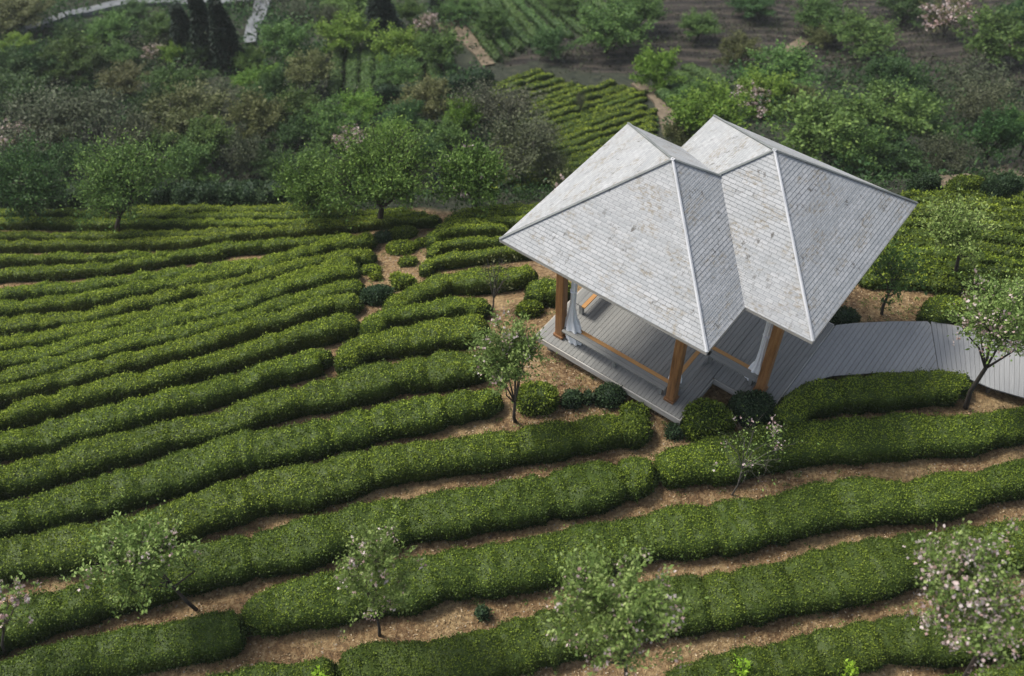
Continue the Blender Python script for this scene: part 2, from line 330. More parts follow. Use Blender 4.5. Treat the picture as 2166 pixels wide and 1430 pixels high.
def area(px): P = at([p[0] for p in px], [p[1] for p in px]); return [tuple(p[:2]) for p in P]
TILLED = area([(1060,138),(1110,118),(1160,92),(1240,70),(1330,60),(1400,0),(1405,-190),(3300,-190),(3300,160),(2166,200),(1980,150),(1900,130),(1700,140),(1560,130),(1450,125),(1350,165),(1240,160),(1150,138)])
TEA_UP = area([(930,-70),(960,30),(1005,100),(1060,132),(1160,92),(1240,70),(1330,60),(1440,-70)])
TEA_MID = area([(1030,128),(1160,135),(1240,160),(1350,165),(1400,200),(1415,330),(1220,430),(1120,400),(1030,250)])
TEA_LEFT = area([(690,80),(960,80),(1035,145),(1035,160),(880,195),(690,205)])
TEA_SHORT = area([(1390,130),(1540,130),(1550,230),(1400,250)])
def tea_area(X, Y): return inpoly(X, Y, TEA_UP) | inpoly(X, Y, TEA_MID) | inpoly(X, Y, TEA_LEFT) | inpoly(X, Y, TEA_SHORT)
veg = sst((GY - edge(GX) + 1.3 + .5 * noise(GX * .8, GY * .8, seed=2)) / .8)
wx, wy = GX + 1.2 * noise(GX * .3, GY * .3, seed=31), GY + 1.2 * noise(GX * .3, GY * .3, seed=32)
til = inpoly(wx, wy, TILLED).astype(float)
for nm, arr in (('veg', veg), ('tilled', til)):
    a = terr.data.attributes.new(nm, 'FLOAT', 'POINT'); a.data.foreach_set('value', arr.astype(np.float32).ravel())

# ------------------------------------------------------------ tea hedges
def resample(P, step):
    d = np.r_[0, np.cumsum(np.linalg.norm(np.diff(P, axis=0), axis=1))]; n = max(6, int(d[-1] / step)); s = np.linspace(0, d[-1], n)
    return np.stack([np.interp(s, d, P[:, i]) for i in range(P.shape[1])], 1), s
def smooth_poly(P, k=2):
    for _ in range(k):
        Q = P.copy(); Q[1:-1] = P[1:-1] * .5 + (P[:-2] + P[2:]) * .25; P = Q
    return P
def hedge_mesh(C, Wd, h, mat, dens=420, lsz=.07, young=.5, step=.18, seed=0, name='tea_hedge', bump=1.0):
    """C (n,2) centreline, Wd (n,) widths, h height (scalar)"""
    A, s = resample(np.c_[C, Wd], step); C = A[:, :2]; Wd = A[:, 2]; n = len(C); L = s[-1]
    T = unit(np.gradient(C, axis=0)); Nn = np.stack([-T[:, 1], T[:, 0]], 1)
    endt = np.clip(np.minimum(s, L - s) / .2, 0, 1); endf = np.sqrt(np.clip(1 - (1 - endt) ** 2, .02, 1))
    Wv = Wd * (1 + .12 * bump * noise(s * 1.1, s * 0 + seed, seed=seed) + .08 * bump * noise(s * 3.2, s * 0 + seed, seed=seed + 1) + .05 * bump * noise(s * 7, s * 0 + 2.2, seed=seed + 6) - .22 * np.clip(noise(s * .9, s * 0 + 7.7, seed=seed + 5) - .45, 0, 1) * bump) * (.62 + .38 * endf)
    Hv = h * (1 + .08 * bump * noise(s * 1.3, s * 0 + seed + 3, seed=seed) + .06 * bump * noise(s * 4.1, s * 0, seed=seed + 2)) * (.6 + .4 * endf)
    m_ = 15; th = np.linspace(0, math.pi, m_)
    gq = np.random.default_rng(seed + 5); dips = np.cumsum(.7 + 1.5 * gq.random(int(L / .8) + 2)); dd = np.min(np.abs(s[:, None] - dips[None]), 1); da = gq.random(len(dips))[np.argmin(np.abs(s[:, None] - dips[None]), 1)]
    dip = np.exp(-(dd / .13) ** 2) * (.35 + .65 * da) * bump; Wv = Wv * (1 - .16 * dip); Hv = Hv * (1 - .16 * dip)
    segt = gq.random(len(dips) + 1)
    ct, st = np.cos(th), np.sin(th); ex = np.sign(ct) * np.abs(ct) ** .62; ez = st ** .42
    def surf(si, thv):
        cx = np.interp(si, s, C[:, 0]); cy = np.interp(si, s, C[:, 1]); nx_ = np.interp(si, s, Nn[:, 0]); ny_ = np.interp(si, s, Nn[:, 1])
        w_ = np.interp(si, s, Wv); h_ = np.interp(si, s, Hv); c_, s_ = np.cos(thv), np.sin(thv)
        e_x = np.sign(c_) * np.abs(c_) ** .62; e_z = np.abs(s_) ** .42
        X = cx + nx_ * w_ / 2 * e_x * (.92 + .08 * np.clip(e_z * 1.6, 0, 1)); Y = cy + ny_ * w_ / 2 * e_x * (.92 + .08 * np.clip(e_z * 1.6, 0, 1))
        lump = .065 * bump * noise(X * 2.7, Y * 2.7, e_z * 2, seed=seed + 9) + .04 * noise(X * 7, Y * 7, e_z * 3, seed=seed + 8)
        Z = ground(X, Y) - .03 + h_ * e_z + lump
        return np.stack([X, Y, Z], -1), e_x, e_z, nx_, ny_
    S_, TH = np.meshgrid(s, th, indexing='ij')
    P, *_r = surf(S_.ravel(), TH.ravel())
    Ii = np.arange(n * m_).reshape(n, m_)
    Fb = np.stack([Ii[:-1, :-1], Ii[1:, :-1], Ii[1:, 1:], Ii[:-1, 1:]], -1).reshape(-1, 4)
    caps = [np.array([[Ii[e, 0], Ii[e, k], Ii[e, k + 1]] for k in range(1, m_ - 1)]) for e in (0, n - 1)]
    V0 = P.copy(); nb = len(V0)
    # leaves over the surface
    area = float(np.sum(Wv + 1.7 * Hv) / n * L); N = int(area * dens)
    si = rng.random(N) * L
    tg_ = np.linspace(0, math.pi, 400); cx_ = np.sign(np.cos(tg_)) * np.abs(np.cos(tg_)) ** .62 * float(np.mean(Wv)) / 2; cz_ = np.sin(tg_) ** .42 * float(np.mean(Hv))
    al = np.r_[0, np.cumsum(np.hypot(np.diff(cx_), np.diff(cz_)))]; thv = np.interp(rng.random(N) * al[-1], al, tg_)
    Q, e_x, e_z, nx_, ny_ = surf(si, thv)
    nor = unit(np.stack([nx_ * e_x, ny_ * e_x, .25 + e_z ** 2 * 1.2], -1))
    Q = Q + nor * (rng.random(N) * .075 - .04 + .07 * (rng.random(N) < .05))[:, None]
    clump = .5 + .5 * noise(Q[:, 0] * 7, Q[:, 1] * 7, Q[:, 2] * 7, seed=seed + 20)
    big = .5 + .5 * noise(Q[:, 0] * .5, Q[:, 1] * .5, seed=77)
    D = unit(nor * .55 + rng.normal(size=(N, 3)) * .75)
    size = lsz * (.7 + .6 * rng.random(N))
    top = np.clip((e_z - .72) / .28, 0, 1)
    tone = np.clip(-.05 + .15 * rng.random(N) + .15 * clump + .25 * e_z + top * young * (.36 + .16 * rng.random(N)) * (.75 + .4 * big), 0, 1)  # older leaves and woody stems low down; foot shade also painted into the tone
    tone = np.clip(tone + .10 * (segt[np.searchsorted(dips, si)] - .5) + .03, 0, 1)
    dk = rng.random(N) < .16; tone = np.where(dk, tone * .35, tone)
    for e, sg in ((0, -1), (n - 1, 1)):      # leafy ends
        ne = int(dens * 1.3 * Wv[e] * Hv[e]) + 6; te = rng.random(ne) * math.pi; fr = rng.random(ne) ** .5
        Qe, *_q = surf(np.full(ne, s[e]), te); ctr = np.array([C[e, 0], C[e, 1], float(ground(C[e:e + 1, 0], C[e:e + 1, 1])[0]) + Hv[e] * .45])
        Qe = ctr + (Qe - ctr) * fr[:, None]; t3 = np.array([T[e, 0], T[e, 1], 0]) * sg; Qe = Qe + t3 * (.02 + .12 * rng.random(ne) * (1.2 - fr))[:, None]
        Q = np.r_[Q, Qe]; D = np.r_[D, unit(t3 * .6 + rng.normal(size=(ne, 3)) * .7)]; size = np.r_[size, lsz * (.6 + .8 * rng.random(ne))]
        tone = np.r_[tone, np.clip(.05 + .35 * rng.random(ne) * (.5 + .5 * (Qe[:, 2] - ctr[2] + .3)), 0, 1)]
    Vl, Fl = leaf_quads(Q, D, size, .62)
    V = np.concatenate([V0, Vl]); F_l = Fl + nb
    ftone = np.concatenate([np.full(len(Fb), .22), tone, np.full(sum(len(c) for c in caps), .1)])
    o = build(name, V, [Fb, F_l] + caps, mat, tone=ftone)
    return o
def hedge_from_px(row, h=.6, cap=(.62, 1.2), **kw):
    row = [tuple(map(float, r)) for r in row]
    if row[0][0] <= -60:
        a, b_ = row[0], row[1]; k = 420 / (b_[0] - a[0]); row.insert(0, tuple(a[i] - (b_[i] - a[i]) * k * (1 if i == 0 else .6) for i in range(3)))
    if row[-1][0] >= 2250:
        a, b_ = row[-1], row[-2]; k = 420 / (a[0] - b_[0]); row.append(tuple(a[i] + (a[i] - b_[i]) * k * (1 if i == 0 else .6) for i in range(3)))
    R = np.array(row); T = at(R[:, 0], R[:, 1], h * .93); B = at(R[:, 0], R[:, 2], .04)
    T2 = T[:, :2]; tg = unit(np.gradient(T2, axis=0)); nn = np.stack([tg[:, 1], -tg[:, 0]], 1)      # towards the camera
    nn *= np.sign(-(nn[:, 1]))[:, None]
    wv = np.clip(np.sum((B[:, :2] - T2) * nn, 1), *cap)
    wv = smooth_poly(wv[:, None], 2)[:, 0] + kw.pop('extra', .18)
    C = T2 + nn * wv[:, None] / 2
    C[0] -= tg[0] * .1; C[-1] += tg[-1] * .1
    return hedge_mesh(C, wv, h, kw.pop('mat', M['tea']), **kw)

ROWS = [
 ("short tea hedge end in the bottom right corner of the picture", [(1990,1428,1475),(2080,1408,1455),(2250,1400,1445)], {}),
 ("dark clipped tea hedge along the bottom edge, right of the big flowering sapling", [(1405,1425,1520),(1450,1392,1500),(1550,1370,1480),(1700,1335,1435),(1783,1318,1405),(1880,1292,1392),(2000,1296,1400),(2166,1275,1375),(2250,1262,1365)], {}),
 ("tea hedge from the bottom centre to the right edge behind both large flowering saplings", [(705,1385,1470),(725,1368,1470),(800,1352,1460),(960,1338,1450),(1083,1305,1412),(1180,1275,1395),(1300,1240,1360),(1393,1215,1340),(1533,1200,1318),(1683,1168,1295),(1833,1135,1262),(1933,1115,1235),(2083,1095,1205),(2250,1080,1185)], {}),
 ("short stub of tea hedge at the bottom edge, left of centre", [(380,1442,1520),(430,1428,1510),(525,1405,1500),(600,1395,1490),(690,1378,1470)], {}),
 ("tea hedge in the bottom left corner ending at a narrow gap", [(-60,1412,1495),(0,1395,1470),(75,1365,1448),(150,1342,1428),(300,1315,1422),(425,1292,1402),(495,1282,1368)], {}),
 ("long tea hedge with a squared left end behind the slim flowering sapling", [(503,1295,1362),(525,1257,1360),(600,1228,1335),(725,1200,1308),(850,1180,1277),(940,1155,1272),(1083,1140,1237),(1158,1123,1226),(1283,1095,1202),(1383,1070,1183),(1533,1055,1160),(1633,1038,1142),(1733,1010,1122),(1823,1004,1102),(1933,1012,1085),(2033,990,1085),(2166,962,1037),(2250,948,1020)], {}),
 ("tea hedge passing behind the leaning leafy tree and ending below the deck corner", [(-60,1292,1402),(0,1270,1377),(50,1255,1352),(125,1238,1327),(300,1190,1272),(400,1150,1247),(525,1120,1227),(625,1095,1197),(750,1060,1167),(900,1035,1142),(1083,1007,1098),(1183,985,1097),(1283,965,1072),(1350,957,1057),(1390,975,1035)], {}),
 ("dark tea hedge running from below the front deck corner to the right edge", [(1378,968,1012),(1400,942,1047),(1458,925,1037),(1523,915,1012),(1613,895,990),(1718,880,976),(1833,875,964),(1933,867,966),(2013,874,952),(2083,862,942),(2166,850,927),(2250,843,917)], {}),
 ("tea hedge ending in a rounded tip at the bare soil under the deck's front corner", [(-60,1150,1242),(0,1133,1224),(90,1112,1217),(190,1100,1192),(320,1070,1157),(430,1030,1122),(500,1007,1102),(550,985,1092),(650,975,1067),(750,945,1040),(850,925,1022),(1000,910,994),(1083,897,977),(1183,885,962),(1283,870,942),(1350,868,918),(1376,880,903)], {}),
 ("tea hedge ending at the foot of the flowering tree beside the deck", [(-60,1080,1152),(0,1060,1132),(100,1030,1110),(210,1000,1096),(350,957,1050),(425,932,1027),(500,908,1004),(600,893,977),(650,885,964),(700,873,947),(750,862,940),(816,843,927),(860,838,917),(922,825,905),(1000,813,882),(1040,811,869),(1062,825,862)], {}),
 ("long tea hedge whose right end disappears behind the leafy flowering tree", [(-60,998,1065),(0,980,1050),(65,968,1036),(100,952,1030),(160,932,1012),(250,910,972),(360,882,952),(434,869,937),(489,852,924),(545,828,899),(596,815,882),(674,797,872),(711,786,865),(760,773,842),(850,753,836),(922,741,824),(1000,737,814),(1038,745,802)], {}),
 ("tea hedge ending at a narrow dark gap left of the flowering tree", [(-60,925,990),(0,905,972),(65,895,965),(150,870,945),(230,850,920),(305,835,897),(360,817,880),(430,800,865),(474,786,852),(517,776,838),(545,765,824),(582,756,815),(628,743,803),(665,730,796),(690,727,787),(702,738,772)], {}),
 ("tea hedge ending just short of the bare soil clearing, second below it", [(-60,878,930),(0,858,905),(50,845,895),(103,830,882),(157,812,870),(203,802,857),(236,793,850),(286,784,839),(332,775,822),(393,758,810),(452,742,795),(517,721,777),(556,708,757),(587,699,750),(628,686,742),(674,673,727),(711,662,722),(750,660,710)], {}),
 ("tea hedge ending at the lower tip of the bare soil clearing", [(-60,825,870),(0,808,853),(65,795,839),(130,777,831),(185,765,813),(216,757,803),(258,743,793),(314,732,776),(400,710,753),(450,692,741),(497,679,725),(519,670,717),(572,657,703),(618,643,689),(668,630,671),(705,619,663),(757,618,655)], {}),
 ("tea hedge ending beside the dark round bush in the soil clearing", [(-60,795,820),(0,779,803),(55,764,789),(110,750,776),(157,736,763),(194,727,757),(230,717,746),(268,706,738),(305,699,729),(345,694,719),(400,684,709),(465,666,691),(520,651,673),(551,638,661),(594,624,649),(620,616,639),(677,601,623),(723,588,618),(762,587,612)], {}),
 ("bright tea hedge ending left of the soil clearing, just above the dark round bush", [(-60,755,790),(0,742,772),(46,734,759),(87,728,749),(110,720,743),(148,712,731),(185,703,725),(212,695,720),(258,687,708),(277,680,704),(314,671,697),(351,665,688),(400,651,679),(465,638,663),(520,619,646),(562,605,631),(603,587,616),(636,577,604),(677,571,597),(714,558,589),(752,556,581)], {}),
 ("thin bright tea hedge, second one down from the upper tip of the soil clearing", [(-60,722,755),(0,712,740),(33,706,735),(74,701,725),(110,693,716),(157,682,706),(212,674,694),(250,662,684),(296,656,673),(323,650,666),(351,644,661),(400,631,651),(437,622,639),(461,617,631),(492,606,623),(538,597,613),(575,586,603),(603,576,593),(640,563,581),(668,553,571),(705,543,562),(748,540,556)], {}),
 ("bright tea hedge running out at the upper tip of the soil clearing", [(-60,675,718),(0,668,708),(46,666,701),(89,663,694),(157,656,682),(194,650,670),(231,640,663),(268,628,651),(314,619,645),(351,612,636),(400,599,625),(437,594,614),(483,588,606),(520,580,598),(553,567,588),(585,557,577),(622,549,565),(668,538,557),(714,529,552),(760,523,545),(787,522,540)], {}),
 ("tea hedge passing just above the soil clearing", [(-60,645,680),(0,637,667),(28,632,665),(83,626,662),(120,619,652),(166,615,646),(203,610,640),(258,603,627),(277,596,622),(314,590,612),(400,577,597),(446,567,590),(492,555,580),(557,545,567),(575,538,558),(622,523,546),(658,512,540),(695,500,530),(741,494,524),(786,490,516)], {}),
 ("tea hedge that narrows and stops halfway across the left field", [(-60,615,640),(0,607,632),(74,597,625),(148,592,620),(231,582,608),(300,573,598),(351,568,590),(400,562,578),(450,552,568),(500,546,558),(545,538,550)], {}),
 ("broad tea hedge below the leafy pale shoots in the upper left field", [(-60,572,605),(0,566,600),(46,561,598),(130,560,592),(194,556,586),(250,550,580),(300,543,573),(400,525,558),(470,511,550),(520,507,543),(600,503,533),(650,499,522),(700,494,510),(742,490,503)], {}),
 ("short tea hedge at the left edge, seventh below the field rim", [(-60,540,565),(0,538,561),(100,535,560),(180,534,558),(270,532,550),(400,528,540),(470,521,532)], {}),
 ("tea hedge with a deep dark foot ending near the tallest rim tree", [(-60,510,535),(0,509,534),(100,507,532),(200,506,530),(300,503,527),(400,500,521),(455,493,514),(500,486,508),(570,479,504),(620,475,497),(715,466,489),(800,458,482),(870,454,476),(926,453,470)], {}),
 ("tea hedge in the upper left field at the foot of the leaning tree", [(-60,488,508),(0,489,509),(100,489,508),(200,489,508),(330,487,507),(430,485,500),(500,481,495),(565,474,486)], {}),
 ("tea hedge passing the foot of the small spreading tree near the field rim", [(-60,460,488),(0,457,488),(100,458,488),(200,461,488),(300,461,486),(400,462,482),(500,463,480),(600,463,476),(700,460,472),(800,452,466),(900,445,458)], {}),
 ("second tea hedge below the rim of the left field", [(-60,441,458),(0,440,457),(200,442,457),(400,447,461),(600,447,462),(700,447,460),(800,441,452),(870,438,446)], {}),
 ("topmost tea hedge on the rim of the left field", [(280,435,446),(400,431,442),(600,432,444),(750,434,445)], {}),
 ("tea hedge left of the flowering tree, first one right of the narrow gap", [(701,762,776),(712,738,777),(747,711,773),(798,697,760),(881,681,746),(939,667,742),(1000,660,734),(1032,664,725)], {}),
 ("tea hedge with a rounded left end just below the soil clearing", [(757,692,705),(768,665,702),(802,650,694),(838,641,691),(896,633,684),(954,627,669),(1000,625,660),(1032,628,655)], {}),
 ("rounded tea hedge right of the dark round bush, reaching under the bare little tree", [(804,642,650),(829,618,652),(866,602,644),(908,581,633),(945,568,626),(1012,563,620),(1080,560,612),(1122,556,602)], {}),
 ("tea hedge right of the soil clearing, level with its brightest soil", [(884,562,577),(897,544,582),(930,537,574),(1000,528,562),(1060,521,553),(1130,517,545)], {}),
 ("tea hedge pointing at the left corner of the roof", [(901,524,536),(920,510,537),(960,502,534),(1010,499,526),(1085,498,521)], {}),
 ("tea hedge just above the left roof corner", [(899,502,512),(912,488,512),(950,478,505),(1000,472,497),(1070,470,492)], {}),
 ("bright tea hedge running behind the left slope of the roof", [(918,480,492),(960,464,484),(1020,459,477),(1080,455,472),(1210,450,468)], {}),
 ("second tea hedge from the rim behind the left slope of the roof", [(938,462,471),(980,448,462),(1060,443,457),(1160,437,452),(1260,430,446)], {}),
 ("tea hedge on the rim behind the left slope of the roof", [(955,450,457),(1000,438,449),(1100,431,442),(1260,424,436)], {}),
 ("short dense tea hedge beside the left post of the pavilion", [(1104,603,635),(1130,584,648),(1165,580,650),(1215,590,645)], dict(h=.8, cap=(.8, 1.3))),
 ("tea hedge between the boardwalk and the bare soil below it", [(1638,868,892),(1660,832,888),(1700,806,878),(1766,791,870),(1850,783,868),(1913,776,862),(1980,775,848),(2045,780,840),(2062,795,830)], dict(cap=(.6, 1.4))),
 ("tea hedge above the boardwalk under the large flowering tree", [(1948,640,680),(1980,618,688),(2030,620,692),(2090,640,702),(2166,664,712),(2250,688,730)], dict(cap=(.6, 1.3))),
]
for lab, row, kw in ROWS:
    ymean = np.mean([r[1] for r in row])
    near = np.clip((ymean - 430) / 800, 0, 1)
    kk = dict(extra=.18 if ymean > 540 else .0, h=.68 if ymean > 540 else .52, dens=int(1250 + 950 * near), lsz=.056 - .010 * near, young=float(1.15 - .95 * near), seed=int(ymean) * 3 + len(row)); kk.update(dict(cap=(.5, .78)) if ymean < 540 else {}); kk.update(kw)
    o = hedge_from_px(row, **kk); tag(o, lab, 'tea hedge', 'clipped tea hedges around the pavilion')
def c5(x, y): return 1766 + x / 4.7675, 360 + y / 4.7675
RIGHT = [("rim", [(700,250),(1300,255),(1900,275)], 'topmost tea hedge of the right back field, along the rim'),
 ("", [(800,300),(1300,310),(1900,335)], 'second tea hedge from the rim of the right back field'),
 ("", [(780,370),(1400,370),(1900,400)], 'third tea hedge from the rim of the right back field'),
 ("", [(740,440),(1450,445),(1900,465)], 'fourth tea hedge from the rim of the right back field'),
 ("", [(680,530),(1100,540),(1900,565)], 'fifth tea hedge from the rim of the right back field, behind the round leafy tree'),
 ("", [(620,620),(1100,635),(1640,645),(1900,690)], 'sixth tea hedge from the rim of the right back field'),
 ("", [(540,700),(1000,720),(1500,765),(1900,835)], 'seventh tea hedge from the rim of the right back field'),
 ("", [(500,790),(900,805),(1400,860),(1900,930)], 'eighth tea hedge from the rim of the right back field'),
 ("", [(440,880),(830,900),(1250,940),(1900,1030)], 'ninth tea hedge from the rim of the right back field'),
 ("", [(380,960),(760,970),(1200,1020),(1480,1090),(1900,1160)], 'tea hedge right of the roof, second above the patch of bare soil'),
 ("", [(300,1060),(700,1060),(1000,1095),(1250,1160)], 'tea hedge directly above the patch of bare soil right of the roof')]
for i, (_, pts, lab) in enumerate(RIGHT):
    row = []
    for (x, y) in pts:
        X, Y = c5(x, y); row.append((X, Y - 11, Y + 14 + i * 1.5))
    if pts[-1][0] == 1900: row.append((2280, row[-1][1] + 4, row[-1][2] + 4))
    o = hedge_from_px(row, h=.40, dens=700, lsz=.08, young=.5, extra=0, seed=900 + i, cap=(.36, .52)); tag(o, lab, 'tea hedge', 'clipped tea hedges around the pavilion')

# ------------------------------------------------------------ bushes
def bush(px, py, wpx, hm, lab, mat='tea', young=.3, name='tea_bush', group='single tea bushes', squash=.8, dens=900, lsz=.07):
    """px,py = foot of the bush in front; wpx = width in photo pixels"""
    P = at([px, px - wpx / 2, px + wpx / 2], [py, py, py], .1); r = float(np.linalg.norm(P[2] - P[1])) / 2
    c = P[0][:2] + np.array([0, 1]) * r * squash * .9
    seed = int(px * 7 + py)
    nu, nv = 22, 10; u = np.linspace(0, 2 * math.pi, nu, endpoint=False); v = np.linspace(0, math.pi / 2, nv)
    def surf(U, Vv):
        rad = r * (1 + .16 * noise(np.cos(U) * 1.6 + seed, np.sin(U) * 1.6, Vv, seed=seed))
        X = c[0] + np.cos(U) * np.cos(Vv) ** .7 * rad; Y = c[1] + np.sin(U) * np.cos(Vv) ** .7 * rad * squash
        Z = ground(X, Y) - .03 + hm * np.sin(Vv) ** .75 * (1 + .1 * noise(X * 3, Y * 3, seed=seed)); return np.stack([X, Y, Z], -1)
    Uu, Vv = np.meshgrid(u, v, indexing='ij'); V0 = surf(Uu.ravel(), Vv.ravel()); I = np.arange(nu * nv).reshape(nu, nv); I2 = np.roll(I, -1, 0)
    Fb = np.stack([I[:, :-1], I2[:, :-1], I2[:, 1:], I[:, 1:]], -1).reshape(-1, 4)
    N = int(dens * (math.pi * r * r * squash + 2 * math.pi * r * hm * .8)) + 40
    U = rng.random(N) * 2 * math.pi; Vr = np.arcsin(rng.random(N) ** .8); Q = surf(U, Vr)
    nor = unit(np.stack([np.cos(U) * np.cos(Vr), np.sin(U) * np.cos(Vr), np.sin(Vr) + .2], -1)); Q = Q + nor * (rng.random(N) * .09 - .03)[:, None]
    D = unit(nor * .6 + rng.normal(size=(N, 3)) * .7); tone = np.clip(.1 + .3 * rng.random(N) + .25 * (.5 + .5 * noise(Q[:, 0] * 6, Q[:, 1] * 6, Q[:, 2] * 6)) + young * np.sin(Vr) * rng.random(N), 0, 1)
    Vl, Fl = leaf_quads(Q, D, lsz * (.6 + .8 * rng.random(N)), .6)
    o = build(name, np.r_[V0, Vl], [Fb, Fl + len(V0)], M[mat], tone=np.r_[np.full(len(Fb), .1), tone])
    return tag(o, lab, 'bush', group)
BUSH = [(795,642,66,.6,'dark round tea bush at the foot of the soil clearing','tea_dim',.1),(783,578,40,.3,'small pale bush on the left side of the soil clearing','tea',.5),
 (853,610,44,.5,'two-lobed bush on the right side of the soil clearing','tea',.5),(862,560,36,.3,'low bush in the upper part of the soil clearing','tea',.3),
 (848,535,60,.35,'low wide bush crossing the top of the soil clearing','tea',.6),(850,503,56,.35,'topmost low bush of the soil clearing, near the spreading tree','tea',.25),
 (808,510,40,.35,'grey-green bush at the upper left of the soil clearing','tea_dim',.3),(890,520,22,.35,'narrow bush right of the clearing top','tea',.5),(795,590,22,.3,'tiny bush beside the pale soil on the clearing\'s left','tea',.5),(838,595,26,.35,'small leafy bush in the middle of the soil clearing','tea',.6),
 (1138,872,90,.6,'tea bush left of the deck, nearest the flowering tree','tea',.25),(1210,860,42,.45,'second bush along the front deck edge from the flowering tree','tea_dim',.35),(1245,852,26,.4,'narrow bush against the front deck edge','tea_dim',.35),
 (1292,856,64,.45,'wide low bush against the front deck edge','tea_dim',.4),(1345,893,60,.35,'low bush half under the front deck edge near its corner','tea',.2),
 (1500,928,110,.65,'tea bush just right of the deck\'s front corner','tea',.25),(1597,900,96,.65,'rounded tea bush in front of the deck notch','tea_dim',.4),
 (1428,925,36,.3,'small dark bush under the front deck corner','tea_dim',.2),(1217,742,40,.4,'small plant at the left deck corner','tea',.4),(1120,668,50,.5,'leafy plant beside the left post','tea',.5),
 (1960,405,64,.7,'dark rounded bush on the rim right of the roof','tea_dim',.15),(2046,418,78,.8,'dome-shaped bush on the right rim by the earth path','tea',.05),(2122,424,96,.9,'largest dark dome bush on the right rim','tea_dim',.15),
 (1022,1308,26,.3,'tiny dark plant on the bare soil at the bottom centre','tea_dim',.4),(1790,690,60,.4,'low weeds beside the boardwalk at the roof corner','tea_dim',.4),(1700,800,30,.3,'weeds at the corner of deck and boardwalk','tea_dim',.3)]
for px, py, wp, hm, lab, mt, yg in BUSH:
    bush(px, py, wp, hm, lab, mt, yg)
# dark clipped bushes of the terrace just below the left rim
ORD = ['first', 'second', 'third', 'fourth', 'fifth', 'sixth', 'seventh', 'eighth', 'ninth', 'tenth', 'eleventh', 'twelfth', 'thirteenth', 'fourteenth', 'fifteenth', 'sixteenth', 'seventeenth', 'eighteenth', 'nineteenth', 'twentieth', 'twenty-first', 'twenty-second']
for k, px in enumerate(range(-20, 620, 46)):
    bush(px + rng.integers(-5, 5), 436, 58, 1.0, ORD[k] + ' from the left of the dark round bushes just below the left rim', 'tea_dim', .45, name='terrace_bush', group='dark bushes below the left rim', squash=.9, dens=260, lsz=.11)

